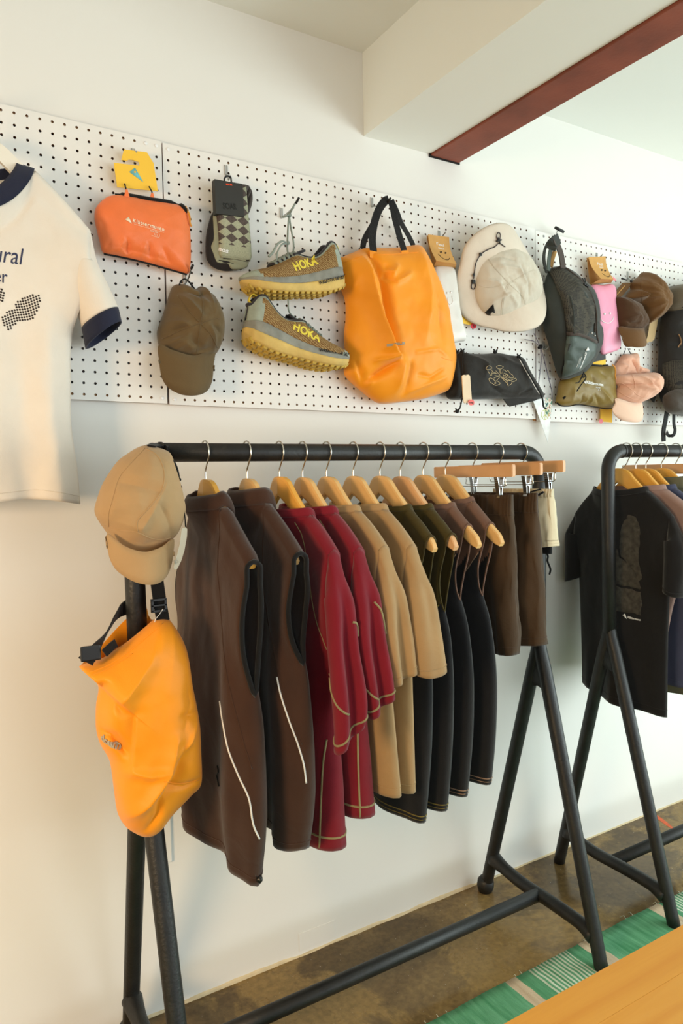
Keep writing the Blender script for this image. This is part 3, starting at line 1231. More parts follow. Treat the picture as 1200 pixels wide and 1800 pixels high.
    def loop(self, s=1.0, n=28):
        """armhole edge: from the shoulder tip down the back, under the arm and up the front"""
        a = [self.P(-1, s, self.ta * k / n) for k in range(n + 1)]
        b = [self.P(1, s, self.ta * k / n) for k in range(n, -1, -1)]
        return np.array(a + b[1:-1])

    def binding(self, m, r=0.0045, s=1.0, name='armhole_binding', flat=None):
        L = smooth_path(self.loop(s), 70, closed=True)
        V, F = tube_geo(L, r, 8, False, True)
        return obj(name, V, F, m, self.t)

    def seam(self, pts, m, r=0.0018, name='seam', panel=-1, lift=0.0008, n=60):
        pts = np.array(pts, float)
        q = smooth_path(pts, n)
        P = [self.P(panel, min(max(a, 0), 1), min(max(b, 0), 1), lift) for a, b in q]
        V, F = tube_geo(P, r, 6)
        return obj(name, V, F, m, self.t)

    def hem_seam(self, m, t=0.965, r=0.0020, name='hem_seam'):
        a = [self.P(-1, s, t, .0008) for s in np.linspace(0.01, 0.995, 50)]
        b = [self.P(1, s, t, .0008) for s in np.linspace(0.995, 0.01, 50)]
        V, F = tube_geo(smooth_path(np.array(a + b), 140, True), r, 6, False, True)
        return obj(name, V, F, m, self.t)

    def collar(self, m, h=0.018, lean=0.004, name='collar', n=30, solid=0.003, out=0.0):
        """band standing round the neck opening"""
        k0 = 0.5 - self.nu / (2 * self.su)
        k1 = 0.5 + self.nu / (2 * self.su)
        L = [self.P(-1, k0 + (k1 - k0) * i / n, 0) for i in range(n + 1)] + [self.P(1, k1 - (k1 - k0) * i / n, 0) for i in range(1, n)]
        L = smooth_path(np.array(L), 72, True)
        c = L.mean(0)
        V = []
        K = 5
        for j in range(K):
            q = j / (K - 1)
            for p in L:
                d = (c - p) * [1, 1, 0]
                V.append(p + nrm(d) * (lean * q - out * math.sin(PI * q)) + np.array([0, 0, -0.004 + (h + 0.004) * q]))
        F = grid_faces(K, len(L), True)
        o = obj(name, V, F, m, self.t, solid=solid)
        o.modifiers['thickness'].offset = 0
        self.collar_bvh = bvh_of(V, F)
        return o

    def sleeve(self, m, rings, cuff=None, s=1.0, name='sleeve', NR=34, wr=0.003, cuff_m=None, cuff_at=0.93, seam_line=None, seed=1, cuff_r=0.0022, solid=0.0014):
        """tube from the armhole to the cuff. rings: (z, u, w, au, aw, notch, dz) from top to cuff"""
        L = smooth_path(self.loop(s), 48, closed=True)
        K = 48
        R = [L]
        side = 1 if s > .5 else -1
        for rg in rings:
            z, u, wv, au, aw, notch, dz = rg[:7]
            dzw = rg[7] if len(rg) > 7 else 0.0
            ring = []
            for k in range(K):
                ph = 2 * PI * k / K
                # k = 0 shoulder tip (outer), then back, armpit, front
                ou = au * math.cos(ph) - notch * math.exp(-((min(ph, 2 * PI - ph)) / 0.42) ** 2)
                ow = -aw * math.sin(ph)
                ring.append(self.f(side * (u + ou), wv + ow, z + dz * math.cos(ph) + (0.35 * dz + dzw) * math.sin(ph)))
            R.append(np.array(ring))
        R = np.array(R)          # ring x K x 3
        cols = []
        for k in range(K):
            cols.append(smooth_path(R[:, k], NR))
        G = np.stack(cols, 1)    # NR x K x 3
        for i in range(NR):
            for k in range(K):
                v = noise.fractal(Vector((G[i, k, 0] * 14 + seed, G[i, k, 1] * 14, G[i, k, 2] * 6)), 0.9, 2, 3)
                d = nrm(G[i, k] - G[i].mean(0))
                G[i, k] += d * wr * v * min(1, i / 4)
        V = G.reshape(-1, 3)
        F = grid_faces(NR, K, True)
        o = obj(name, V, F, m, self.t, solid=solid)
        o.modifiers['thickness'].offset = 0
        bm = bmesh.new()
        bm.from_mesh(o.data)
        bmesh.ops.recalc_face_normals(bm, faces=bm.faces[:])
        bm.to_mesh(o.data)
        bm.free()
        if cuff_m:
            i = int(cuff_at * (NR - 1))
            c = G[i].mean(0)
            ring = np.array([p + nrm(p - c) * 0.0012 for p in G[i]])
            Vc, Fc = tube_geo(smooth_path(ring, 60, True), cuff_r, 6, False, True)
            obj('cuff_seam', Vc, Fc, cuff_m, self.t)
        if seam_line:
            for ln in seam_line:
                P = []
                for a, b in smooth_path(np.array(ln, float), 40):
                    i = min(max(b, 0), 1) * (NR - 1)
                    k = (a % 1.0) * K
                    i0, k0 = min(int(i), NR - 2), int(k) % K
                    fi, fk = i - i0, k - int(k)
                    p = (G[i0, k0] * (1 - fi) + G[i0 + 1, k0] * fi) * (1 - fk) + (G[i0, (k0 + 1) % K] * (1 - fi) + G[i0 + 1, (k0 + 1) % K] * fi) * fk
                    c = G[i0].mean(0)
                    P.append(p + nrm(p - c) * 0.0012)
                Vc, Fc = tube_geo(np.array(P), cuff_r, 6)
                obj('sleeve_seam', Vc, Fc, cuff_m or m, self.t)
        self.sleeve_bvh = bvh_of(V, F)
        return o


BR = ((0.0, .004), (.12, .018), (.4, .026), (1, .034))
C_vest = cloth('brown_vest_cloth', (60, 37, 25), var=0.10, bump=0.3, bscale=900, sheen=0.25)
C_bind = cloth('black_binding', (16, 16, 17), var=0.05)
C_refl = mat('reflective_piping', (226, 228, 226), rough=0.3)
C_burg = cloth('burgundy_knit', (120, 18, 34), var=0.08, bump=0.3, bscale=1100, sheen=0.2)
C_olth = cloth('olive_overlock_thread', (150, 138, 96), var=0.15, bump=0.6, bscale=1500)
C_tan = cloth('khaki_jersey', (166, 134, 92), var=0.07, bump=0.2, bscale=1000, sheen=0.2)
C_tanth = cloth('khaki_thread', (170, 142, 100))
C_olive = cloth('dark_olive_jersey', (66, 55, 18), var=0.08)
C_olive_th = cloth('olive_thread', (120, 106, 50))
C_black = cloth('black_jersey', (20, 20, 23), var=0.08, sheen=0.25)
C_mauve = cloth('mauve_brown_rib', (112, 84, 70), var=0.06, bump=0.4, bscale=600)
C_mauve_th = cloth('mauve_thread', (150, 122, 100))
C_short = cloth('dark_brown_ripstop', (68, 49, 30), var=0.09, bump=0.25, bscale=800)
C_cream = cloth('cream_shell', (214, 200, 168), var=0.05, bump=0.2)
C_plastic = mat('black_plastic', (18, 18, 19), rough=0.4)

g = YC
H1 = 'wooden hangers on the left rack'


def HX(px):
    return at(px, 797, YC)[0]


# --- two brown sleeveless vests
def vest(label, hx, zn, su, zs, nearx, hem, pipe, seed, ta, collar_h, dw, stop, shift):
    G = Garment('running_vest', label, 'vest', 'brown running vests', hx, YC, zn=zn, nu=0.080, su=su, zs=zs, near=nearx, far=[(zs, -su), (1.08, -su - .015), (.95, -su - .055), (.75, -su - .065), (hem[0][1], -su - .04)], hem=hem,
                T=((0, .004), (.1, .018), (.35, .024), (.5, .036), (.8, .044), (1, .036)), ta=ta, open_w=0.020, waves=((2.6, .6, .008, .1), (4.7, 2.1, .004, .2)), wc=((.75, 2.6 + dw, .014, .15), (1.6, .4 + dw, .010, .15)), dip=(0.006, 0.03), neck_w=.044, seed=seed, wrinkle=.007, exp=4.0, shift=shift)
    G.body(C_vest)
    G.collar(C_vest, h=collar_h, lean=0.008, out=0.004, solid=0.004)
    G.binding(C_bind, 0.0052)
    G.binding(C_bind, 0.0052, s=0.0)
    # shoulder seam and princess seam
    G.seam([(.72, .012), (.75, .12), (.80, .24), (.86, .40), (.93, .52), (.985, .62)], C_vest, .0012, 'panel_seam')
    line_on(pipe, G.bvh, .0021, C_refl, G.t, 'reflective_piping', lift=.001, n=50)
    G.hem_seam(C_vest, .97, .0012)
    if stop:
        p = at(448, 1541, -.412)
        mb = MB()
        bm = bmesh.new()
        bmesh.ops.create_cube(bm, size=1)
        for v in bm.verts:
            v.co = Vector((p[0] + .008 + v.co.x * .011, p[1] - .004 + v.co.y * .012, p[2] - .006 + v.co.z * .013))
        bmesh.ops.bevel(bm, geom=bm.edges[:], offset=.003, segments=2, affect='EDGES')
        mb.bm(bm)
        mb.tube([p + (0, 0, .004), p + (.006, -.003, -.004)], .0014, 6)
        mb.make('cord_lock', C_plastic, G.t)
    return G


h = HX(360)
hanger('wooden hanger inside the first brown vest, leftmost on the rack', h, YC, ZB, M_hw_y, H1)
V1 = vest('leftmost dark brown sleeveless vest with black armhole binding, beside the orange bag', h, 1.250, .186, 1.148,
          [(1.148, .186), (1.10, .182), (1.03, .168), (.96, .160), (.90, .168), (.82, .180), (.70, .182), (.60, .172), (.50, .146)],
          [(0, .66), (.12, .615), (.35, .565), (.60, .535), (.78, .522), (.90, .505), (1, .490)],
          [(387, 1232), (392, 1268), (402, 1318), (420, 1364), (438, 1404), (445, 1448), (456, 1474)], 1, .40, .026, 0.0, True, .012)
h = HX(433)
hanger('wooden hanger inside the second brown vest from the left', h, YC, ZB, M_hw, H1, top=1.306)
V2 = vest('second dark brown sleeveless vest, between the first vest and the burgundy shirts', h, 1.256, .196, 1.158,
          [(1.158, .196), (1.10, .190), (1.03, .172), (.97, .172), (.93, .190), (.85, .198), (.70, .194), (.62, .180), (.54, .155)],
          [(0, .64), (.12, .60), (.35, .570), (.60, .550), (.80, .540), (.92, .530), (1, .540)],
          [(487, 1190), (494, 1222), (509, 1268), (524, 1308), (534, 1345), (538, 1376)], 2, .36, .030, .5, False, .022)

# zip pull on the first vest's back pocket
q = smooth_path(np.array([hit(V1.bvh, *p, .003)[0] for p in [(384, 1345), (386, 1356), (383, 1362), (385, 1372), (387, 1382)]]), 20)
Vt, Ft = tube_geo(q, .0016, 6)
obj('zip_pull', Vt, Ft, C_bind, V1.t)


# --- two burgundy shirts with olive overlock seams
def burg(label, hx, zn, su, zs, nu, near, hem, rings, lines, seed, dw, side, shift, hw=.0026):
    G = Garment('long_sleeved_shirt', label, 'shirt', 'burgundy shirts with olive seams', hx, YC, zn=zn, nu=nu, su=su, zs=zs, near=near, hem=hem,
                T=((0, .004), (.12, .016), (.4, .026), (.6, .036), (.8, .040), (1, .040)), ta=.30, open_w=.022, waves=((2.2, 1.0, .006, .15),), wc=((.6, 2.2 + dw, .010, .2), (1.3, dw, .008, .2)), dip=(.004, .045), neck_w=.044, seed=seed, wrinkle=.005, exp=4.0, shift=shift)
    G.body(C_burg)
    G.collar(C_burg, h=.014, lean=.006, solid=.004)
    G.hem_seam(C_olth, .955, .0025)
    G.sleeve(C_burg, rings, cuff_m=C_olth, cuff_at=.945, seam_line=lines, seed=seed, cuff_r=.0022)
    G.sleeve(C_burg, [(r_[0], r_[1] - .01, *r_[2:]) for r_ in rings], s=0.0, seed=seed + 4)
    line_on(side, G.bvh, .0024, C_olth, G.t, 'side_seam', lift=.0006, n=40)
    G.seam([(.74, .02), (.82, .14), (.93, .28), (.98, .33)], C_olth, .0011, 'armhole_seam')
    return G


h = HX(490)
hanger('yellow varnished hanger holding the first burgundy shirt', h, YC, ZB, M_hw_y, H1, top=1.309)
B1 = burg('first burgundy long-sleeved shirt with olive seams, next to the brown vests', h, 1.228, .194, 1.160, .118,
          [(1.160, .194), (1.05, .188), (.95, .170), (.8, .155), (.65, .150), (.505, .142)], [(0, .53), (.5, .508), (1, .505)],
          [(1.06, .214, .018, .028, .030, .012, 0), (.97, .228, .018, .028, .032, .024, 0), (.89, .242, .020, .030, .034, .030, 0, -.008), (.83, .250, .018, .030, .034, .028, 0, -.018), (.792, .250, .014, .026, .032, .020, 0, -.028)],
          [[(.33, .56), (.26, .64), (.14, .76), (.04, .84)], [(.36, .56), (.42, .66), (.40, .74)], [(.93, .38), (.86, .36), (.80, .40)]], 3, 0.0,
          [(574, 1300), (568, 1340), (565, 1390), (563, 1440), (561, 1500)], .036)
h = HX(531)
hanger('beech hanger holding the second burgundy shirt', h, YC, ZB, M_hw, H1, top=1.306)
B2 = burg('second burgundy long-sleeved shirt with olive seams, next to the khaki T-shirts', h, 1.230, .196, 1.160, .118,
          [(1.160, .196), (1.05, .190), (.95, .172), (.8, .160), (.65, .155), (.56, .150)], [(0, .58), (.5, .562), (1, .56)],
          [(1.06, .216, .022, .028, .030, .012, 0), (.97, .230, .024, .028, .032, .024, 0), (.89, .246, .028, .028, .032, .028, 0, -.010), (.84, .254, .030, .026, .030, .026, 0, -.020)],
          [[(.32, .66), (.24, .76), (.12, .86), (.04, .92)], [(.96, .34), (.88, .38), (.82, .50)]], 5, .4,
          [(628, 1275), (629, 1330), (631, 1390), (634, 1454)], .046)


# --- two khaki T-shirts
def tee(label, hx, zn, su, zs, nu, near, hem, rings, seed, dw, m=C_tan, th=C_tanth, group='khaki T-shirts', yc=YC, ta=.32, collar=.012, T=None, wr=.005, name='t_shirt', dip=(.004, .045), shift=0.0, exp=3.4):
    G = Garment(name, label, 'T-shirt', group, hx, yc, zn=zn, nu=nu, su=su, zs=zs, near=near, hem=hem,
                T=T or ((0, .004), (.12, .015), (.4, .022), (.75, .030), (1, .030)), ta=ta, open_w=.022, waves=((2.4, .3, .006, .15),), wc=((.7, 2.4 + dw, .010, .2), (1.4, dw, .007, .2)), dip=dip, neck_w=.042, seed=seed, wrinkle=wr, exp=exp, shift=shift)
    G.body(m)
    G.collar(m, h=collar, lean=.006, solid=.004)
    G.hem_seam(th, .965, .0009)
    G.sleeve(m, rings, cuff_m=th, cuff_at=.94, seed=seed, cuff_r=.0009)
    G.sleeve(m, [(r_[0], r_[1] - .005, *r_[2:]) for r_ in rings], s=0.0, seed=seed + 4)
    return G


h = HX(573)
hanger('beech hanger holding the first khaki T-shirt', h, YC, ZB, M_hw, H1, top=1.307)
K1 = tee('first khaki T-shirt on the left rack, beside the burgundy shirts', h, 1.232, .196, 1.160, .114,
         [(1.160, .196), (1.05, .190), (.95, .185), (.8, .180), (.6, .178)], [(0, .62), (.5, .605), (1, .60)],
         [(1.06, .216, .024, .028, .030, .012, 0), (.97, .230, .028, .030, .034, .024, 0), (.885, .242, .032, .028, .032, .026, 0, -.012)], 7, .2, shift=.040)
h = HX(620)
hanger('beech hanger holding the second khaki T-shirt', h, YC, ZB, M_hw, H1, top=1.307)
K2 = tee('second khaki T-shirt with a wide sleeve, beside the olive singlets', h, 1.232, .196, 1.158, .114,
         [(1.158, .196), (1.05, .190), (.95, .18), (.8, .17), (.6, .16)], [(0, .60), (.5, .59), (1, .59)],
         [(1.06, .218, .022, .030, .032, .006, 0), (.97, .232, .024, .034, .036, .006, 0), (.892, .240, .026, .036, .038, .004, -.008)], 8, .7, shift=.020)


# --- sleeveless tops: coloured yoke above a black body
def singlet(label, hx, zn, su, zs, nu, near, hem, m, th, group, seed, dw, ta, split, rimm):
    G = Garment('sleeveless_top', label, 'sleeveless top', group, hx, YC, zn=zn, nu=nu, su=su, zs=zs, near=near, hem=hem,
                T=((0, .004), (.1, .015), (.35, .020), (.7, .034), (.9, .032), (1, .028)), ta=ta, open_w=.016, waves=((2.0, .3, .004, .2),), wc=((.6, 2.4 + dw, .010, .2),), dip=(.004, .045), neck_w=.042, seed=seed, wrinkle=.004, exp=3.4)
    G.body([m, C_black], mi_fn=lambda p, s, t, u, z: 0 if z > split(u) else 1, NS=72, NT=110)
    G.collar(m, h=.008, lean=.003, solid=.004)
    G.binding(rimm, .0022)
    G.binding(rimm, .0022, s=0.0)
    pts = []
    for s in np.linspace(.02, .985, 40):
        # where the yoke seam crosses this column
        lo_, hi_ = 0.0, 1.0
        for _ in range(24):
            md = (lo_ + hi_) / 2
            u_, w_, z_ = G.uvw(-1, s, md)
            if z_ > split(u_):
                lo_ = md
            else:
                hi_ = md
        pts.append((s, lo_))
    P = [G.P(-1, s, t_, .001) for s, t_ in pts]
    Vc, Fc = tube_geo(P, .0013, 6)
    obj('yoke_seam', Vc, Fc, th, G.t)
    G.hem_seam(th, .975, .0014)
    G.hem_seam(th, .988, .0009)
    return G


o_split = lambda u: 0.985 + 0.55 * max(0.0, 0.13 - abs(u - 0.02)) if u < .12 else 0.99 + (u - .12) * 0.9
m_split = lambda u: 1.00 + 1.1 * max(0.0, abs(u) - 0.02)
OL = [(1.168, .172), (1.12, .158), (1.05, .140), (.99, .140), (.94, .156), (.85, .166), (.70, .160), (.50, .136)]
h = HX(667)
hanger('beech hanger holding the first olive sleeveless top', h, YC, ZB, M_hw, H1, top=1.306)
singlet('first sleeveless top with dark olive yoke over black body, beside the khaki T-shirts', h, 1.228, .172, 1.168, .104, OL, [(0, .53), (.5, .515), (.8, .505), (1, .500)], C_olive, C_olive_th, 'olive and black sleeveless tops', 11, .2, .30, o_split, C_olive)
h = HX(703)
hanger('warm-toned beech hanger holding the second olive sleeveless top', h, YC, ZB, M_hw_o, H1, top=1.304)
singlet('second sleeveless top with dark olive yoke over black body, beside the mauve tops', h, 1.228, .170, 1.168, .104, OL, [(0, .53), (.5, .520), (.8, .512), (1, .512)], C_olive, C_olive_th, 'olive and black sleeveless tops', 12, .5, .28, o_split, C_olive)
MA = [(1.182, .150), (1.12, .134), (1.06, .116), (1.01, .114), (.95, .138), (.85, .156), (.70, .154), (.52, .132)]
h = HX(743)
hanger('beech hanger holding the first mauve sleeveless top, its tip bare', h, YC, ZB, M_hw, H1, top=1.306)
singlet('first sleeveless top with mauve-brown racer yoke over black body', h, 1.228, .150, 1.182, .104, MA, [(0, .545), (.5, .535), (1, .528)], C_mauve, C_mauve_th, 'mauve and black sleeveless tops', 13, .3, .28, m_split, C_mauve)
h = HX(782)
hanger('beech hanger holding the second mauve sleeveless top, nearest the shorts', h, YC, ZB, M_hw, H1, top=1.306)
singlet('second sleeveless top with mauve-brown racer yoke, nearest the brown shorts', h, 1.238, .150, 1.180, .092, MA, [(0, .555), (.5, .545), (1, .540)], C_mauve, C_mauve_th, 'mauve and black sleeveless tops', 14, .8, .28, m_split, C_mauve)


# --- shorts on clip hangers
def shorts(label, hx, group, m, zt, zl, half, seed, lining=None, mbot=None, leg_flare=.012, T0=.016, w0=0.0):
    f = local(hx, YC)
    t = thing('running_shorts', label, 'shorts', f(0, 0, zl), group)
    NU, NZ = 64, 40
    for lg in (-1, 1):
        V = []
        for j in range(NZ + 1):
            q = j / NZ
            z = zt - (zt - zl) * q
            for i in range(NU):
                a = 2 * PI * i / NU
                c0 = lg * (half * .5 + (.006 if q > .35 else 0) * (q - .35))
                hw = half * .5 + leg_flare * q + (-.003 * math.sin(min(1, q / .2) * PI) if q < .2 else 0)
                th = T0 + .014 * min(1, q / .35) + .006 * q
                u = c0 + hw * math.copysign(abs(math.cos(a)) ** .8, math.cos(a))
                wv = th * math.copysign(abs(math.sin(a)) ** .75, math.sin(a))
                v_ = noise.fractal(Vector((u * 14 + seed, z * 7, math.sin(a) * 1.5 + lg)), .9, 2, 3)
                wv += (.011 * v_) * min(1, .2 + 2 * q) + .004 * math.sin(u * 62 + z * 9 + seed) * min(1, q * 2.2)
                # gathered elastic waist
                if q < .13:
                    wv += .0028 * math.sin(a * 22)
                wv += .010 * q * math.sin(u * 18 + seed)
                u += .004 * v_ * q
                V.append(f(u, w0 + wv, z + (0.012 * (u / half) * 0 if q < .9 else .006 * math.cos(a) * lg)))
        F = grid_faces(NZ + 1, NU, True)
        o = obj('leg', V, F, m, t, solid=.0014)
        o.modifiers['thickness'].offset = 0
        ring = lambda q: [V[int(q * NZ) * NU + i] for i in range(NU)]
        for q in (.13, .955):
            R = np.array(ring(q))
            c = R.mean(0)
            Vc, Fc = tube_geo(np.array([p + nrm((p - c) * [1, 1, 0]) * .0006 for p in R]), .0011, 5, False, True)
            obj('stitch_line', Vc, Fc, m, t)
    if lining:
        V = []
        for j in range(8):
            z = zl + .03 - .045 * j / 7
            for i in range(32):
                a = 2 * PI * i / 32
                V.append(f(half * .45 + half * .5 * math.cos(a), w0 + .016 * math.sin(a), z))
        obj('lining', V, grid_faces(8, 32, True), lining, t, solid=.0014)
    return t, f


h = HX(829)
clip_hanger('orange wooden clip hanger holding the first brown shorts, nearest the tops', h, YC, ZB, M_hw_o, 'clip hangers on the left rack', zt=1.327, zclip=1.274, half=.152)
shorts('first dark brown shorts clipped to a bar, nearest the sleeveless tops', h, 'brown shorts on clip hangers', C_short, 1.252, .848, .130, 1, w0=.012)
h = HX(874)
clip_hanger('orange wooden clip hanger holding the second brown shorts', h, YC, ZB, M_hw_o, 'clip hangers on the left rack', zt=1.330, zclip=1.276, half=.156)
shorts('second dark brown shorts clipped to a bar, beside the cream shorts', h, 'brown shorts on clip hangers', C_short, 1.254, .858, .126, 4, w0=.012)
h = HX(915)
clip_hanger('orange wooden clip hanger at the rack end holding the cream shorts', h, YC, ZB, M_hw_o, 'clip hangers on the left rack', zt=1.336, zclip=1.282, half=.146, yaw=.05)
t, f = shorts('short cream shorts with black drawcord and lining at the rack end', h, None, C_cream, 1.262, 1.105, .108, 7, lining=C_bind, leg_flare=.0, w0=.004)
cord('drawcord', [f(.10, -.02, 1.255), f(.07, -.030, 1.235), f(.04, -.030, 1.205), f(.02, -.026, 1.18)], .003, C_bind, t)
cord('drawcord', [f(.09, -.02, 1.262), f(.05, -.030, 1.25), f(.025, -.032, 1.225)], .002, C_bind, t)
cord('lining_cord', [f(.085, 0, 1.10), f(.095, .0, 1.085), f(.09, .004, 1.07), f(.10, .004, 1.05), f(.095, .006, 1.035)], .0028, C_bind, t)

# ------------------------------------------------------------------ right rack
H2 = 'wooden hangers on the right rack'
ZB2 = ZB + .004
C_tblack = cloth('black_tee_jersey', (24, 22, 22), var=.08, sheen=.2)
C_print = mat('charcoal_rock_print', (62, 58, 51), rough=.9, var=.45, vscale=70, detail=6)
C_white = mat('white_print', (232, 232, 228), rough=.7)
C_tpink = cloth('dusty_mauve_jersey', (150, 122, 112), var=.06)
C_tnavy = cloth('slate_navy_jersey', (62, 66, 88), var=.06)
C_tol = cloth('grey_olive_jersey', (96, 92, 70), var=.06)


def ring2(u0=.235, z1=.98, wz=.022):
    return [(1.08, u0, .018, .030, .034, .006, 0), (1.02, u0 + .016, .020, .034, .040, .006, 0), (z1, u0 + .022, wz, .034, .042, .004, -.012)]


x0 = at(1100, 792, YC)[0]
hanger('yellow varnished hanger holding the black T-shirt, first on the right rack', x0, YC, ZB2, M_hw_y, H2, top=1.314, ztip=1.186, half=.150, du=-.03)
TB = tee('black T-shirt with a charcoal rock print on its back, first on the right rack', x0, 1.246, .172, 1.176, .100,
         [(1.176, .172), (1.05, .170), (.95, .166), (.8, .160), (.58, .156)], [(0, .605), (.25, .590), (.6, .580), (1, .568)],
         [(1.10, .186, .014, .028, .032, .004, 0), (1.03, .187, .014, .029, .036, .004, 0), (.948, .186, .014, .029, .038, .002, -.010)], 21, 0.0, C_tblack, C_tblack, None, yc=YC + .03, collar=.012,
         T=((0, .004), (.12, .012), (.4, .016), (.75, .018), (1, .018)), wr=.005, dip=(.012, .06))
bv = TB.bvh


def zz_edge(pts, amp, n=5):
    out = []
    for i in range(len(pts)):
        a, b_ = np.array(pts[i], float), np.array(pts[(i + 1) % len(pts)], float)
        for k in range(n):
            q = a + (b_ - a) * k / n
            out.append(tuple(q + (rng.rand(2) - .5) * amp * (0 if k == 0 else 1)))
    return out


patch(zz_edge([(1104, 905), (1116, 908), (1124, 926), (1124, 945), (1122, 985), (1128, 1018), (1121, 1021), (1110, 1000), (1100, 988), (1091, 976), (1089, 950), (1095, 920)], 3.0), bv, C_print, TB.t, 'rock_print', dens=2)
patch(zz_edge([(1080, 962), (1086, 966), (1088, 979), (1106, 994), (1118, 1012), (1126, 1032), (1124, 1036), (1100, 1030), (1074, 1024), (1074, 985)], 2.4), bv, C_print, TB.t, 'rock_print', dens=2)
patch(zz_edge([(1074, 1028), (1100, 1034), (1126, 1040), (1128, 1060), (1126, 1082), (1112, 1078), (1072, 1072)], 3.0), bv, C_print, TB.t, 'rock_print', dens=2)
patch([(1094, 1081), (1098.5, 1078.5), (1101.5, 1088)], bv, C_white, TB.t, 'logo', dens=1, lift=.0014)
print_text('Kl\u00e4ttermusen', bv, (1103, 1086.5), (1125.5, 1091.5), .0065, C_white, TB.t, bold=.02, lift=.0014)
x1 = at(1117, 792, YC)[0]
hanger('yellow varnished hanger holding the dusty mauve T-shirt on the right rack', x1, YC, ZB2, M_hw_y, H2, top=1.312, ztip=1.155)
tee('dusty mauve T-shirt behind the black one on the right rack', x1, 1.250, .205, 1.166, .098, [(1.166, .205), (1.05, .172), (.95, .130), (.8, .095), (.6, .090)], [(0, .62), (.5, .61), (1, .60)], ring2(.235, .98), 22, .1, C_tpink, C_tpink, 'T-shirts on the right rack', T=((0, .004), (.12, .012), (.5, .014), (1, .015)), wr=.003)
x2 = at(1135, 792, YC)[0]
hanger('yellow varnished hanger holding the slate navy T-shirt on the right rack', x2, YC, ZB2, M_hw_y, H2, top=1.312, ztip=1.155)
tee('slate navy T-shirt, third on the right rack', x2, 1.250, .205, 1.164, .098, [(1.164, .205), (1.05, .185), (.95, .160), (.8, .135), (.6, .130)], [(0, .66), (.5, .65), (1, .64)], ring2(.235, .97), 23, .15, C_tnavy, C_tnavy, 'T-shirts on the right rack', T=((0, .004), (.12, .013), (.5, .018), (1, .020)), wr=.003)
x3 = at(1162, 792, YC)[0]
hanger('yellow varnished hanger holding the grey olive shirt on the right rack', x3, YC, ZB2, M_hw_y, H2, top=1.312, ztip=1.155)
tee('grey olive shirt with a stand collar, fourth on the right rack', x3, 1.252, .210, 1.166, .085, [(1.166, .210), (1.05, .205), (.95, .215), (.8, .21), (.6, .20)], [(0, .62), (.5, .61), (1, .60)], ring2(.238, .96), 24, .2, C_tol, C_tol, 'T-shirts on the right rack', collar=.034, wr=.004)
x4 = at(1187, 792, YC)[0]
clip_hanger('orange wooden clip hanger on the right rack behind the grey olive shirt', x4, YC, ZB2, M_hw_o, 'clip hangers on the right rack', zt=1.325, zclip=1.27, half=.20)
shorts('dark olive shorts clipped to a bar on the right rack', x4, None, C_olive, 1.25, .86, .130, 9, w0=.012)
x5 = at(1199, 792, YC)[0] + .02
clip_hanger('second orange wooden clip hanger on the right rack, at the photo edge', x5, YC, ZB2, M_hw_o, 'clip hangers on the right rack', zt=1.322, zclip=1.268, half=.20)
shorts('black shorts clipped to a bar on the right rack at the photo edge', x5, None, C_black, 1.248, .86, .130, 10, w0=.012)
# ------------------------------------------------------------------ hooks in the pegboard
M_wire = mat('zinc_hook_wire', (176, 178, 176), rough=0.35, metal=1.0)
M_tip = mat('black_rubber_tip', (22, 22, 24), rough=0.6)


def peg_hook(label, base, tip, black_tip=True, bar=False):
    B = at(*base, YF)
    T = atx(*tip, B[0])
    if T[1] > -0.045:
        T = np.array([B[0], -0.045, T[2]])
    t = thing('peg_hook', label, 'hook', B, 'metal hooks in the pegboard')
    mb = MB()
    for s in (-1, 1):
        mb.tube(smooth_path([B + (s * .0028, .003, PP), B + (s * .0028, -.0016, PP - .002), B + (s * .0028, -.0018, .004), B + (s * .0015, -.0025, 0)], 14), 0.0011, 6)
    P = smooth_path([B + (0, .002, 0), B + (0, -.004, 0), B + (T - B) * .5 + (0, 0, -.006), T + (0, .012, -.006), T], 24)
    mb.tube(P, 0.0019, 8)
    mb.make('wire', M_wire, t)
    if black_tip:
        mb = MB()
        mb.tube([P[-4], P[-1] + nrm(P[-1] - P[-4]) * .004], 0.0031, 10)
        mb.make('rubber_tip', M_tip, t)
    if bar:
        mb = MB()
        mb.tube([T + (-.019, 0, .004), T + (.019, 0, -.004)], 0.0048, 10)
        mb.make('cross_bar', M_tip, t)
    return t, B, T


peg_hook('wire hook through the slot of the yellow hang card', (234, 281), (238, 268), False)
peg_hook('black-tipped hook carrying the olive brown cap', (324, 500), (338, 468))
peg_hook('wire hook above the argyle socks', (397, 309), (401, 312), False)
peg_hook('black-tipped hook carrying the pair of trail shoes', (494, 383), (524, 350))
_, _, HT = peg_hook('black-tipped hook carrying the orange tote bag', (653, 364), (685, 350))
peg_hook('wire hook through the kraft card of the white pouch', (771, 421), (783, 408), False)
peg_hook('hook with a black cross bar carrying the dark daypack', (972, 428), (972, 408), False, True)
peg_hook('wire hook through the kraft card of the pink pouch', (1048, 458), (1053, 449), False)
peg_hook('wire hook carrying the dark brown cap', (1102, 490), (1110, 489), False)
peg_hook('thin wire hook through the knot of the pennant cords', (954, 614), (966, 608), False)

# ------------------------------------------------------------------ white ringer T-shirt at the left edge
C_wht = cloth('white_cotton_jersey', (228, 218, 204), var=.03, bump=.2, bscale=900, sheen=.1)
C_navy = cloth('navy_rib', (32, 36, 56), var=.08, bump=.4, bscale=900)
C_ink = mat('navy_print', (52, 56, 84), rough=.9)
C_ink2 = mat('brown_black_print', (48, 36, 30), rough=.9)
TX, TYY = -0.412, -0.095


def front(u, wv, z):
    return np.array([TX + u, TYY + wv, z])


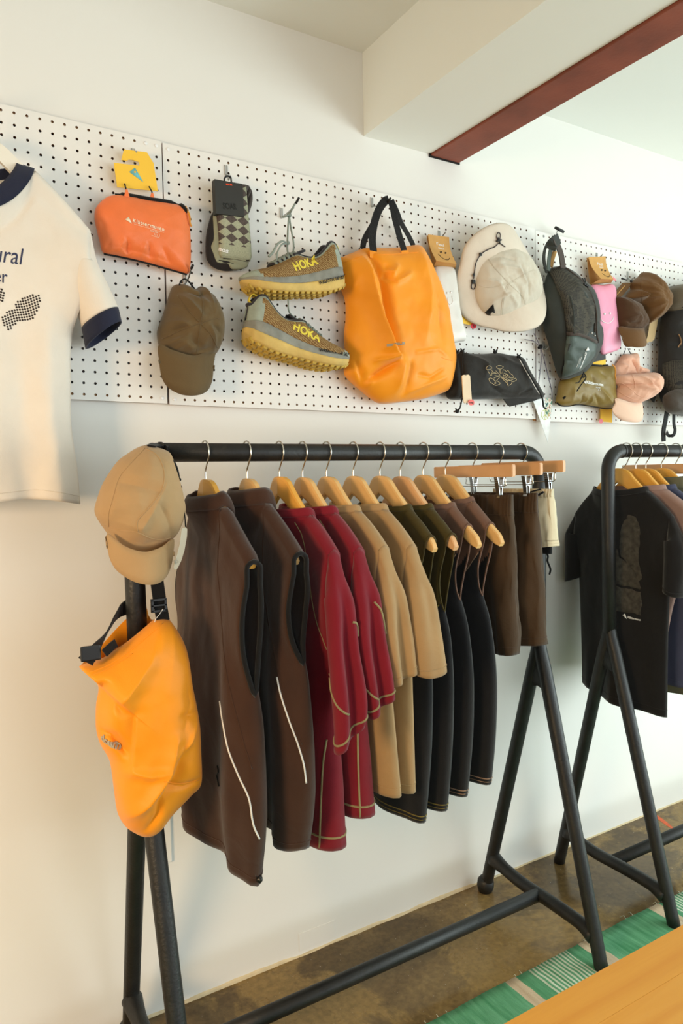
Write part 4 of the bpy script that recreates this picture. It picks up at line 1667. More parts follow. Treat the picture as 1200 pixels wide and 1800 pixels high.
G = Garment('t_shirt', 'white ringer T-shirt with navy collar and cuffs hung at the left edge', 'T-shirt', None, 0, 0, zn=1.948, nu=.114, su=.222, zs=1.842,
            near=[(1.842, .222), (1.78, .216), (1.72, .212), (1.66, .190), (1.60, .176), (1.52, .172), (1.42, .170), (1.34, .178), (1.262, .182)], hem=[(0, 1.262), (.5, 1.268), (.75, 1.272), (1, 1.258)],
            T=((0, .004), (.1, .018), (.4, .026), (.8, .030), (1, .030)), ta=.36, open_w=.030, waves=((2.1, 2.6, .010, .1), (3.7, .9, .005, .25)), wc=((.8, 1.2, .008, .3),), dip=(.108, .030), neck_w=.035, seed=31, wrinkle=.006, bend=0.0)
t0 = G.t
G.f = front
t0.location = front(0, 0, 1.26)
ORG[t0.name] = np.array(front(0, 0, 1.26))
G.body(C_wht, NT=80)
# ribbed collar lying flat along the neckline
k0, k1 = 0.5 - G.nu / (2 * G.su), 0.5 + G.nu / (2 * G.su)
Lp = smooth_path(np.array([G.P(-1, k0 + (k1 - k0) * i / 30, 0) for i in range(31)] + [G.P(1, k1 - (k1 - k0) * i / 30, 0) for i in range(1, 30)]), 90, True)
cc = np.array(front(0, 0, 1.965))
V = []
for j in range(5):
    for p in Lp:
        d = nrm((cc - p) * [1, .25, 1])
        V.append(p + d * (0.034 * j / 4 - .003) + np.array([0, -0.0012 if p[1] < TYY else .0012, 0]))
o = obj('collar', V, grid_faces(5, len(Lp), True), C_navy, t0, solid=.003)
o.modifiers['thickness'].offset = 0
R_ = [(1.772, .208, .0, .028, .030, .0, .0), (1.715, .220, .0, .038, .043, .0, .008), (1.657, .238, .0, .036, .050, .0, .020)]
G.sleeve(C_wht, R_[:3], seed=3, wr=.003)
G.sleeve(C_wht, R_[:3], s=0.0, seed=9)
for s in (1, -1):
    V = []
    for j in range(6):
        q = j / 5
        for k in range(48):
            ph = 2 * PI * k / 48
            dz = .020 + .006 * q
            z = 1.657 - .036 * q + dz * math.cos(ph) + .35 * dz * math.sin(ph)
            V.append(front(s * (.238 + .006 * q + .0365 * math.cos(ph)), -.0515 * math.sin(ph), z))
    o = obj('cuff', V, grid_faces(6, 48, True), C_navy, t0, solid=.0025)
    o.modifiers['thickness'].offset = 0
G.hem_seam(C_wht, .97, .0012)
bv = G.bvh
print_text('ural', bv, (-11, 459), (43, 466), .034, C_ink, t0, shear=.25, bold=.002)
print_text('er', bv, (-10, 494), (13, 498), .026, C_ink, t0, bold=.006)


def dots(poly, step, ang, r, wave):
    P = np.array(poly, float)
    out = []
    ca, sa = math.cos(ang), math.sin(ang)
    for i in range(-30, 60):
        for j in range(-30, 60):
            a, b_ = i * step, j * step
            x = P[:, 0].mean() + a * ca - b_ * sa
            y = P[:, 1].mean() + a * sa + b_ * ca + wave * math.sin(a * .12)
            ins = False
            n_ = len(P)
            for k in range(n_):
                x1, y1 = P[k]
                x2, y2 = P[(k + 1) % n_]
                if (y1 > y) != (y2 > y) and x < (x2 - x1) * (y - y1) / (y2 - y1) + x1:
                    ins = not ins
            if ins:
                out.append((x, y))
    V, F = [], []
    for x, y in out:
        p, nn = hit(bv, x, y, .0012)
        b0 = len(V)
        e1 = nrm(np.cross(nn, [0, 0, 1]))
        e2 = np.cross(nn, e1)
        for k in range(8):
            g_ = k * PI / 4
            V.append(p + (e1 * math.cos(g_) + e2 * math.sin(g_)) * r)
        F.append(tuple(range(b0, b0 + 8)))
    return kind(obj('dot_print', V, F, C_ink2, t0, smooth=False, solid=.0005), 'stuff')


dots([(2, 560), (12, 548), (24, 542), (30, 530), (42, 522), (56, 518), (68, 517), (71, 530), (68, 545), (58, 560), (40, 564), (28, 568), (20, 580), (14, 581), (6, 570)], 4.7, -.25, .0021, 1.5)
dots([(-6, 505), (3, 507), (10, 518), (4, 530), (-6, 532)], 4.7, .2, .0022, 1.0)
# its white hanger
t = thing('shirt_hanger', 'white painted hanger inside the ringer T-shirt at the left edge', 'hanger', front(0, 0, 2.0))
mb = MB()
P = smooth_path([front(u_, 0, z_) for u_, z_ in [(-.19, 1.845), (-.12, 1.905), (-.075, 1.948), (-.045, 1.972), (0, 1.985), (.045, 1.972), (.075, 1.948), (.12, 1.905), (.19, 1.845)]], 40)
mb.ribbon(P, (0, .0, 1), .030, .010)
mb.make('body', mat('white_lacquer', (236, 230, 216), rough=.4), t, smooth=False)
mb = MB()
mb.tube(smooth_path([front(0, 0, 2.0), front(0, 0, 2.035), front(.016, 0, 2.05), front(.018, 0, 2.07), front(0, 0, 2.085), front(-.016, 0, 2.072)], 24), .0017, 8)
mb.make('hook', M_chrome, t)
hb = front(0, 0, 2.085)
t = thing('peg_hook', 'hook at the far left carrying the white ringer T-shirt', 'hook', (hb[0], YF, 2.078), 'metal hooks in the pegboard')
mb = MB()
mb.tube([(hb[0], YF + .002, 2.080), (hb[0], hb[1] - .02, 2.080), (hb[0], hb[1] - .035, 2.092)], .0022, 8)
mb.make('wire', M_wire, t)

# ------------------------------------------------------------------ orange pouch on a yellow card
C_or = mat('orange_ripstop', (236, 118, 58), rough=.5, var=.06, vscale=20, bump=.2, bscale=500, sheen=.1, crinkle=.4, cscale=12, ridged=True)
C_blk = cloth('black_webbing', (17, 17, 18), var=.1, bump=.5, bscale=800)
C_yel = mat('yellow_card', (246, 196, 62), rough=.75)
C_blue = mat('turquoise_print', (112, 190, 200), rough=.8)
C_offw = mat('cream_print', (244, 226, 196), rough=.7)
C_orz = mat('orange_cord', (210, 140, 40), rough=.7)


def crop(s, x0, y0, pts):
    return [(x0 + a / s, y0 + b_ / s) for a, b_ in pts]


p_ = at(250, 480, -.05)
t = thing('packable_pouch', 'orange packable pouch with black zip hanging from a yellow card', 'pouch', p_)
o, bv = pillow('pouch_body', [(166, 385), (168, 366), (180, 352), (194, 344), (215, 344), (240, 348), (268, 352), (300, 358), (320, 364), (330, 372), (333, 400), (335, 440), (334, 468), (329, 482), (300, 474), (250, 461), (205, 451), (182, 446), (175, 425), (170, 405)],
               -.048, .036, C_or, t, back=.014, pw=(3.0, .55), N=150, M=40, nz=.002, nscale=22, seed=2,
               creases=[([(222, 424), (228, 452)], -.007, .006), ([(215, 426), (208, 448)], .005, .006), ([(260, 432), (266, 452)], -.006, .006), ([(252, 434), (246, 458)], .005, .006), ([(285, 440), (300, 462)], -.004, .007), ([(195, 425), (185, 440)], -.004, .005), ([(168, 372), (182, 392), (180, 405)], -.004, .005), ([(190, 430), (240, 442), (300, 460)], -.003, .008), ([(276, 447), (280, 468)], .004, .006)])
line_on([(188, 346), (200, 342), (228, 345), (262, 351), (300, 357), (318, 362), (328, 372)], bv, .0054, C_blk, t, 'zip', lift=.001)
line_on([(183, 446), (205, 450), (250, 460), (300, 474), (328, 482)], bv, .0030, C_blk, t, 'bottom_binding', lift=.0)
q = [hit(bv, 324, 366, .006)[0], hit(bv, 329, 380, .006)[0], hit(bv, 331, 392, .004)[0], hit(bv, 333, 398, .004)[0]]
cord('zip_cord', q, .0022, C_orz, t)
patch([(219.5, 386), (226, 381.5), (231.5, 393.5)], bv, C_offw, t, 'logo', lift=.0012)
print_text('Kl\u00e4ttermusen', bv, (233, 391), (288, 406.5), .0085, C_offw, t, bold=.012, space=1.15)
line_on([(235, 394), (288, 409)], bv, .0004, C_offw, t, 'printed_line', lift=.001)
line_on([(279, 407), (279, 417), (266, 414)], bv, .0004, C_offw, t, 'printed_line', lift=.001, n=30)
print_text('WOLVER', bv, (264, 407), (277, 410.5), .0038, C_offw, t)
print_text('25 L', bv, (270, 413), (277, 415), .0036, C_offw, t)
o, bc = sheet('hang_card', [(218, 262.5), (258, 267.5), (270, 287), (277.5, 336), (206, 329), (200, 286), (245, 291), (244.5, 285), (236, 282), (233, 281), (226, 280.5), (223, 282.5), (213, 281)], -.044, .0012, C_yel, t)
patch([(227, 302.5), (237, 295), (251.5, 320)], bc, C_blue, t, 'logo', lift=.0004, dens=0)
patch([(237 + 2.1 * math.cos(k), 302.5 + 2.1 * math.sin(k)) for k in np.linspace(0, 2 * PI, 9)[:-1]], bc, C_yel, t, 'logo_dot', lift=.0009, dens=0)
for a, b_ in (([(219, 323), (221, 331), (223, 343)], 0), ([(262, 328), (267, 338), (268, 349)], 0)):
    cord('cord_loop', [at(x, y, -.047 - .008 * k) for k, (x, y) in enumerate(a)], .0017, C_blk, t)
    x, y = a[-1]
    mb = MB()
    mb.add(*prism([(-.006, -.006), (.006, -.006), (.002, .010), (-.002, .010)], .004, lambda u_, v_, d: at(x, y - 2, -.066) + np.array([u_, d, v_])))
    mb.make('loop_tab', C_or, t, smooth=False)

# ------------------------------------------------------------------ caps


def cap(label, crown, brim, m, center, y0, h, brim_y, bend, seams=(), creases=(), group=None, pw=(2.2, .62), nz=.0055, name='cap', brim_m=None, seed=3, button=None, brim_h=.0, seam_r=.0011, N=150, back=.012):
    b0 = at(*brim[len(brim) // 2], brim_y)
    t = thing(name, label, 'cap', b0, group)
    o, bv = pillow('crown', crown, y0, h, m, t, back=back, center=center, creases=creases, pw=pw, N=N, M=40, nz=nz, nscale=26, seed=seed)
    B = np.array([at(a, b_, brim_y) for a, b_ in brim])
    xc, hw = (B[:, 0].min() + B[:, 0].max()) / 2, (B[:, 0].max() - B[:, 0].min()) / 2
    z0, z1 = B[:, 2].min(), B[:, 2].max()
    sheet('brim', brim, brim_y, .0032, brim_m or m, t, bend=lambda x, z: -bend * (1 - ((x - xc) / hw) ** 2) - brim_h * (z1 - z) / (z1 - z0), corner=False)
    for s_ in seams:
        line_on(s_, bv, seam_r, m, t, 'seam', lift=.0002, n=40)
    if button:
        p, n_ = hit(bv, *button, .001)
        mb = MB()
        ball(mb, p, .006, 1, .5, 1, 10)
        mb.make('button', m, t)
    return t, bv


C_olcap = cloth('olive_brown_cap_cloth', (100, 82, 54), var=.08, bump=.25, bscale=900)
t, bv = cap('olive brown cap hanging on the pegboard beneath the orange pouch', [(303, 504), (311, 500), (322, 503), (334, 509), (346, 507), (350, 504), (356, 513), (366, 520), (378, 543), (386, 570), (387, 596), (380, 618), (374, 627), (360, 640), (345, 649), (328, 649), (310, 641), (295, 630), (281, 614), (276, 592), (277, 578), (286, 553), (293, 530), (299, 512)],
            [(279, 606), (280, 640), (284, 666), (294, 684), (311, 695), (331, 698), (350, 694), (363, 684), (371, 666), (374, 642), (378, 616), (356, 622), (330, 628), (300, 618)], C_olcap, (352, 566), -.035, .092, -.072, .030,
            seams=[[(352, 568), (330, 545), (312, 520)], [(352, 568), (320, 580), (285, 596)], [(352, 568), (378, 560), (385, 560)], [(352, 568), (372, 590), (382, 612)], [(352, 568), (348, 600), (342, 645)], [(352, 568), (357, 540), (354, 516)], [(285, 612), (310, 636), (330, 645), (350, 644), (374, 624)]],
            creases=[([(314, 514), (326, 530), (345, 560)], .010, .008), ([(305, 517), (318, 536)], -.010, .009), ([(330, 512), (348, 522), (358, 518)], -.012, .008), ([(285, 560), (312, 566), (326, 575)], .007, .008), ([(282, 573), (306, 580), (322, 577)], -.007, .007), ([(283, 605), (302, 602), (325, 592)], .009, .008), ([(290, 592), (318, 590)], -.006, .007), ([(300, 618), (325, 606), (345, 622)], .007, .008), ([(320, 626), (345, 618), (370, 612)], -.006, .007), ([(360, 580), (372, 602), (377, 615)], .006, .006), ([(366, 575), (380, 588)], -.005, .006), ([(335, 600), (350, 612)], -.006, .007)])
print_text('ciele', bv, (331, 641), (353, 640), .006, C_olcap, t, bold=.03, lift=.002)
cord('back_cord', [at(315, 502, -.06), at(318, 494, -.075), at(325, 490.5, -.08), at(333, 496, -.075), at(342, 508, -.06)], .0018, C_blk, t)
cord('back_cord', [at(328, 492, -.078), at(335, 500, -.072), at(339, 509, -.06)], .0014, C_blk, t)

# ------------------------------------------------------------------ sock pack
C_sk = cloth('dark_sock_knit', (70, 64, 60), var=.1, bump=.5, bscale=900)
C_sk2 = cloth('black_sock_knit', (38, 34, 33), var=.1, bump=.5, bscale=900)
C_skg = cloth('sage_sock_knit', (150, 150, 124), var=.06, bump=.5, bscale=900)
C_arg = mat('argyle_sock_knit', (86, 76, 70), rough=.95, spec=.1)
n, L, b = nodes_of(C_arg)
tc = n.new('ShaderNodeTexCoord')
sp = n.new('ShaderNodeSeparateXYZ')
L.new(tc.outputs['Object'], sp.inputs[0])
xa = mth('MULTIPLY', mth('ADD', sp.outputs['X'], v1=-.0075), v1=1 / .0315)
za = mth('MULTIPLY', mth('ADD', sp.outputs['Z'], mth('MULTIPLY', sp.outputs['X'], v1=.02)), v1=1 / .0225)
fa = mth('FLOOR', mth('ADD', xa, za))
fb = mth('FLOOR', mth('SUBTRACT', xa, za))
par = mth('ABSOLUTE', mth('MODULO', mth('ADD', fa, fb), v1=2.0))
na = noise_n(500, 2)
ra = ramp(na.outputs['Fac'], [(.3, (74, 64, 60)), (.7, (98, 88, 82))])
rb = ramp(na.outputs['Fac'], [(.3, (146, 148, 124)), (.7, (172, 172, 146))])
dia = mix(ra.outputs['Color'], rb.outputs['Color'], par)
cuffm = mth('LESS_THAN', sp.outputs['Z'], v1=.028)
L.new(mix(dia, rb.outputs['Color'], cuffm), b.inputs['Base Color'])
M_card = mat('black_card', (40, 39, 35), rough=.6)
M_cardp = mat('black_gloss_print', (22, 22, 20), rough=.3)
M_redp = mat('orange_red_print', (232, 78, 34), rough=.7)
CY = -.052
o0 = at(410, 455, CY)
t = thing('sock_pack', 'pair of folded argyle socks in a black card band', 'socks', o0)
C9 = lambda pts: crop(9, 350, 290, pts)
pillow('back_sock', C9([(195, 780), (130, 1000), (100, 1220), (115, 1480), (220, 1620), (400, 1680), (540, 1670), (610, 1640), (560, 1400), (420, 900), (300, 700)]), CY + .014, .014, C_sk2, t, back=.008, pw=(3, .5))
pillow('sock_heel', C9([(640, 330), (760, 322), (800, 370), (828, 430), (836, 560), (810, 690), (765, 790), (690, 800), (640, 560)]), CY + .012, .014, C_sk, t, back=.01, pw=(3, .5), creases=[(C9([(790, 370), (745, 450), (720, 560)]), -.006, .003), (C9([(820, 440), (780, 520), (760, 640)]), -.005, .003)])
pillow('folded_sock', C9([(255, 320), (230, 620), (215, 900), (205, 1180), (175, 1320), (240, 1500), (300, 1560), (450, 1580), (520, 1650), (690, 1645), (780, 1560), (760, 1200), (600, 400)]), CY + .006, .010, C_skg, t, back=.006, pw=(4, .5), creases=[(C9([(300, 1500), (500, 1540), (700, 1600)]), -.005, .003)])
o, bv = pillow('argyle_sock', C9([(262, 300), (258, 700), (285, 1000), (300, 1300), (310, 1430), (345, 1470), (600, 1500), (800, 1530), (822, 1480), (812, 1250), (790, 1000), (765, 760), (740, 420), (735, 330)]), CY, .013, C_arg, t, back=.006, pw=(6, .45), corner=True)
# the object origin sits at the sock's cuff so the diamonds count up from it
for k in range(3):
    line_on(C9([(330, 1450 + 26 * k), (560, 1478 + 26 * k), (805, 1525 + 16 * k)]), bv, .0022, C_skg if k % 2 == 0 else C_sk2, t, 'cuff_fold', lift=.0)
print_text('nos', bv, (384, 444), (401, 445), .010, C_white, t, bold=.03)
mb = MB()
cA = [at(a, b_, CY - .018) for a, b_ in C9([(242, 222), (686, 300), (712, 820), (266, 768)])]
cB = [p + np.array([0, .018, 0]) for p in cA]
mb.add(cA + cB, [(0, 1, 2, 3), (7, 6, 5, 4), (0, 4, 5, 1), (1, 5, 6, 2), (3, 2, 6, 7), (0, 3, 7, 4)])
o = mb.make('card_band', M_card, t, smooth=False)
bc = bvh_of(o.data.vertices and np.concatenate(mb.V), mb.F)
print_text('SOAR', bc, C9([(380, 690)])[0], C9([(600, 705)])[0], .014, M_cardp, t, bold=.02, lift=.0004)
print_text('RUN  FAR', bc, C9([(425, 318)])[0], C9([(524, 326)])[0], .0036, M_redp, t, bold=.05, lift=.0004)
mb = MB()
mb.tube(smooth_path([at(a, b_, CY - .005) for a, b_ in C9([(400, 260), (400, 215), (440, 175), (495, 195), (508, 270)])], 20), .0022, 8)
mb.make('hang_loop', M_tip, t)

# ------------------------------------------------------------------ trail shoes
M_up = mat('tan_knit_upper', (134, 98, 56), rough=.85, spec=.2)
n, L, b = nodes_of(M_up)
tc = n.new('ShaderNodeTexCoord')
wv = n.new('ShaderNodeTexWave')
wv.inputs['Scale'].default_value = 85
wv.inputs['Distortion'].default_value = 5.0
wv.inputs['Detail'].default_value = 2
wv.inputs['Detail Scale'].default_value = 3
wv.bands_direction = 'DIAGONAL'
L.new(tc.outputs['Object'], wv.inputs['Vector'])
rw = ramp(wv.outputs['Fac'], [(.2, (112, 80, 44)), (.6, (138, 104, 62)), (.95, (164, 140, 96))])
L.new(rw.outputs['Color'], b.inputs['Base Color'])
bp = n.new('ShaderNodeBump')
bp.inputs['Strength'].default_value = .5
bp.inputs['Distance'].default_value = .001
L.new(wv.outputs['Fac'], bp.inputs['Height'])
L.new(bp.outputs['Normal'], b.inputs['Normal'])
M_mint = mat('grey_mint_overlay', (150, 160, 146), rough=.7, var=.1, vscale=60)
M_greym = mat('grey_midsole_foam', (132, 132, 122), rough=.75, var=.16, vscale=40, bump=.5, bscale=160)
M_yelm = mat('dusty_yellow_midsole', (204, 172, 96), rough=.75, var=.12, vscale=30, bump=.3, bscale=140)
M_lug = mat('yellow_rubber_lug', (188, 156, 62), rough=.7, var=.2, vscale=60)
M_lin = cloth('charcoal_lining', (52, 50, 54), var=.1)
M_lace = cloth('grey_mint_lace', (140, 150, 140), var=.1, bump=.6, bscale=1500)
M_hoka = mat('yellow_shoe_print', (226, 206, 70), rough=.6)
M_pen = mat('black_pen', (26, 24, 24), rough=.6)


def shoe(label, heel, toe, yc, flip, tilt=0.0):
    """side-on running shoe; heel/toe = photo pixels of its two ends at mid width"""
    A, B_ = at(*heel, yc), at(*toe, yc)
    Ls = np.linalg.norm(B_ - A)
    ex = (B_ - A) / Ls
    ez = np.array([-ex[2], 0, ex[0]])
    if ez[2] < 0:
        ez = -ez
    ey = np.array([0, -1.0, 0])            # towards the room: the outer side of the shoe
    t = thing('trail_running_shoe', label, 'shoe', A + (B_ - A) * .5, 'pair of trail running shoes')
    W = lambda s, y, h: A + ex * (s * Ls) + ey * (y * Ls) + ez * (h * Ls)
    keys = lambda k: (lambda s: float(np.interp(s, KX[k][0], KX[k][1])))
    K_ = {'bot': [(0, .075), (.04, .03), (.12, .0), (.5, -.012), (.72, .0), (.88, .034), (.97, .085), (1, .12)],
          'mid': [(0, .12), (.06, .098), (.3, .068), (.6, .054), (.8, .07), (.93, .108), (1, .135)],
          'top': [(0, .18), (.08, .188), (.25, .165), (.45, .136), (.7, .118), (.85, .128), (.95, .148), (1, .155)],
          'up': [(0.02, .31), (.06, .385), (.10, .40), (.16, .355), (.24, .295), (.32, .272), (.40, .285), (.47, .305), (.55, .282), (.65, .243), (.75, .214), (.85, .200), (.93, .186), (.97, .172), (1, .155)],
          'wid': [(0, .03), (.03, .085), (.10, .130), (.22, .145), (.4, .140), (.55, .155), (.72, .178), (.85, .165), (.94, .115), (.985, .05), (1, .02)]}
    KX = {k: smooth_keys(v, 160) for k, v in K_.items()}
    bot, mid, top, up, wid = [keys(k) for k in ('bot', 'mid', 'top', 'up', 'wid')]
    ss = np.concatenate([np.linspace(0, .06, 8), np.linspace(.08, .92, 40), np.linspace(.935, 1, 9)])
    # midsole and grey rim: a stack of three footprint rings
    def wall(name, lo, hi, flo, fhi, m, rib=0.0, n_h=6):
        V = []
        for s in ss:
            ring = []
            w_ = wid(s)
            for q in np.linspace(0, 1, n_h):
                f = flo + (fhi - flo) * q + .05 * math.sin(PI * q)
                rb_ = 1 + rib * math.sin(s * 95 + q * 5)
                ring.append(W(s, w_ * f * rb_, lo(s) + (hi(s) - lo(s)) * q))
            for q in np.linspace(1, 0, n_h):
                f = flo + (fhi - flo) * q + .05 * math.sin(PI * q)
                ring.append(W(s, -w_ * f, lo(s) + (hi(s) - lo(s)) * q))
            V += ring
        F = [f_ for f_ in grid_faces(len(ss), 2 * n_h, True)]
        F += [tuple(range(2 * n_h)), tuple(range(len(V) - 1, len(V) - 2 * n_h - 1, -1))]
        o = obj(name, V, F, m, t)
        bm = bmesh.new()
        bm.from_mesh(o.data)
        bmesh.ops.recalc_face_normals(bm, faces=bm.faces[:])
        bm.to_mesh(o.data)
        bm.free()
        return bvh_of(V, F)
    bm1 = wall('midsole', bot, mid, .93, 1.05, M_yelm, .012)
    bm2 = wall('midsole_rim', lambda s: mid(s) - .006, top, 1.0, .93, M_greym, .02)
    # upper: arched sections, open over the ankle
    NT_ = 26
    V, mi = [], []
    for s in ss:
        if True:
            for k in range(2 * NT_ + 1):
                # from the outer side over the top to the wall side
                th = PI * k / (2 * NT_)               # 0 = outer edge, pi = inner edge
                if s > .50:
                    yy = wid(s) * .94 * math.copysign(abs(math.cos(th)) ** .8, math.cos(th))
                    hh = top(s) - .01 + (up(s) - top(s) + .01) * abs(math.sin(th)) ** .75
                else:
                    q = min(th, PI - th) / (PI / 2)     # 0 at the sole, 1 at the collar edge
                    lean = 1 - .48 * q ** 1.6
                    yy = wid(s) * .94 * lean * (1 if th < PI / 2 else -1)
                    hh = top(s) - .01 + (up(s) - top(s) + .01) * math.sin(q * PI / 2) ** .95
                V.append(W(s, yy, hh))
    C_ = 2 * NT_ + 1
    F = []
    for i in range(len(ss) - 1):
        for k in range(C_ - 1):
            smid = (ss[i] + ss[i + 1]) / 2
            if smid < .505 and k in (NT_ - 1, NT_):
                continue                                   # ankle opening
            F.append((i * C_ + k, i * C_ + k + 1, (i + 1) * C_ + k + 1, (i + 1) * C_ + k))
            q = min(k, C_ - 1 - k) / NT_
            if smid > .86 + .05 * q:
                mi.append(1)
            elif smid < .10 - .02 * q:
                mi.append(1)
            elif q > .66 + .1 * smid and smid < .62:
                mi.append(1)
            elif q > .9:
                mi.append(1)
            else:
                mi.append(0)
    o = obj('upper', V, F, [M_up, M_mint], t, mi=mi, solid=.003)
    o.modifiers['thickness'].offset = 0
    bu = bvh_of(V, F)
    # padded collar and dark lining
    edge = [W(s, wid(s) * .94 * .54, up(s)) for s in np.linspace(.50, .0, 26)] + [W(s, -wid(s) * .94 * .54, up(s)) for s in np.linspace(.0, .50, 26)]
    P = smooth_path(edge, 70)
    Vt, Ft = tube_geo(P, .0048, 8)
    obj('collar_padding', Vt, Ft, M_lin, t)
    V = []
    for j in range(7):
        q = j / 6
        for p, s in zip(edge, list(np.linspace(.50, .0, 26)) + list(np.linspace(.0, .50, 26))):
            c = W(s, 0, 0)
            d = p - c
            sg = np.sign((p - W(s, 0, up(s))) @ ey)
            V.append(p - ez * (up(s) - top(s)) * .85 * q * Ls - ey * sg * .004 + ey * sg * .02 * Ls * q)
    obj('lining', V, grid_faces(7, 52), M_lin, t, solid=.002)
    # tongue
    V = []
    for j in range(10):
        s = .36 + .34 * j / 9
        hgt = np.interp(s, [.36, .42, .5, .7], [.335, .318, .292, .232])
        for k in range(9):
            y = (k / 4 - 1) * .052
            V.append(W(s, y, hgt + .012 * (1 - (k / 4 - 1) ** 2)))
    obj('tongue', V, grid_faces(10, 9), M_lin, t, solid=.005)
    # laces across the throat
    for j in range(6):
        s = .46 + .043 * j
        hgt = up(s) + .022
        P = [W(s - .012, .078, up(s) - .035), W(s, .055, hgt - .004), W(s + .008, .0, hgt + .012), W(s + .014, -.055, hgt - .004), W(s + .02, -.075, up(s) - .03)]
        V, F = tube_geo(smooth_path(P, 16), .0030, 8)
        obj('lace', V, F, M_lace, t)
        if j < 5:
            P = [W(s + .040, .075, up(s + .04) - .03), W(s + .02, .03, up(s + .02) + .030), W(s - .01, -.05, up(s) + .02)]
            V, F = tube_geo(smooth_path(P, 14), .0027, 8)
            obj('lace', V, F, M_lace, t)
    # rubber lugs under the sole
    mb = MB()
    for k in range(17):
        s = .05 + .90 * k / 16
        for y0_ in (-.75, -.1, .55):
            bt = bot(s)
            bm = bmesh.new()
            bmesh.ops.create_cube(bm, size=1)
            for v in bm.verts:
                tp = 1.0 if v.co.z > 0 else .7
                sl = (bot(min(1, s + .02)) - bot(max(0, s - .02))) / .04
                v.co = Vector(W(s + v.co.x * .040 * tp, wid(s) * (y0_ + .15 + v.co.y * .42 * tp), bt - .006 + v.co.z * .024 + v.co.x * .04 * sl))
            bmesh.ops.recalc_face_normals(bm, faces=bm.faces[:])
            mb.bm(bm)
    kind(mb.make('outsole_lugs', M_lug, t, smooth=False), 'stuff')
    # heel pull tab
    mb = MB()
    mb.ribbon(smooth_path([W(.035, 0, .32), W(.0, 0, .345), W(.018, 0, .40), W(.065, 0, .40)], 16), ey, .012, .0018)
    mb.make('pull_tab', M_hoka, t)
    return t, W, bu, bm1, bm2, up, top


def shoe_text(s, W, bv, sa, ha, sb, hb, height, m, t, bold, shear=0.0, cuts=1, space=1.0):
    """letters laid on the outer wall of a shoe, from (sa, ha) to (sb, hb) in shoe lengths"""
    V, F = text_geo(s, shear, bold, space, cuts)
    wid_ = V[:, 0].max()
    A, B_ = W(sa, .3, ha), W(sb, .3, hb)
    ex = nrm(B_ - A)
    ez = np.array([-ex[2], 0, ex[0]])
    if ez[2] < 0:
        ez = -ez
    k = np.linalg.norm(B_ - A) / wid_
    out = []
    for a, b_ in V:
        q = A + ex * a * k + ez * b_ * height / .7
        p, nq, i, d = bv.ray_cast(Vector(q), Vector((0, 1, 0)))
        out.append(np.array(p) + np.array([0, -.0022, 0]) if p is not None else q + np.array([0, .04, 0]))
    return obj('lettering', out, F, m, t, smooth=False, solid=.0006)


t1, W1, bu, b1, b2, up1, top1 = shoe('upper trail shoe of the hanging pair, toe to the left', (604, 510), (427, 522), -.088, True)
shoe_text('HOKA', W1, bu, .545, .158, .300, .212, .0205, M_hoka, t1, .035, space=1.02)
shoe_text('WASATCH 100 2021', W1, b1, .34, .030, .06, .075, .0088, M_pen, t1, .012)
t2, W2, bu2, b12, b22, up2, top2 = shoe('lower trail shoe of the hanging pair, toe to the right', (424, 601), (606, 660), -.088, False)
shoe_text('HOKA', W2, bu2, .37, .200, .62, .160, .0205, M_hoka, t2, .035, space=1.02)
shoe_text('WASATCH 100 2021', W2, b22, .62, .078, .925, .128, .0080, M_pen, t2, .012)
# laces run up to the hook
kx, ky = 508, 378
K0 = at(kx, ky, -.088)
tipS = atx(524, 350, at(494, 383, YF)[0])
cord('hanging_lace', [W1(.50, .02, .31), at(505, 440, -.092), at(506, 400, -.090), K0], .0024, M_lace, t1)
cord('hanging_lace', [W1(.46, -.01, .32), at(516, 430, -.088), at(511, 400, -.088), K0], .0024, M_lace, t1)
cord('hanging_lace', [K0, at(514, 366, -.10), tipS + (0, .014, -.004)], .0024, M_lace, t1)
cord('loose_lace_end', [at(506, 428, -.09), at(496, 424, -.10), at(487, 430, -.10), at(479, 444, -.10), at(472, 451, -.10)], np.interp(np.linspace(0, 1, 30), [0, .6, 1], [.0020, .0030, .0032]), M_lace, t1, n=30)
cord('loose_lace_end', [at(505, 428, -.09), at(495, 430, -.102), at(487, 445, -.10), at(486, 461, -.10)], .0022, M_lace, t1)
cord('loose_lace_end', [K0 + (0, 0, .002), at(503, 380, -.095), at(496, 382, -.09)], .0022, M_lace, t1)
mb = MB()
ball(mb, K0, .006, 1, 1, 1.2)
ball(mb, at(506, 427, -.092), .005)
mb.make('lace_knot', M_lace, t1)
cord('hanging_lace', [W2(.50, .0, .32), at(509, 550, -.088), at(506, 526, -.088)], .0022, M_lace, t2)
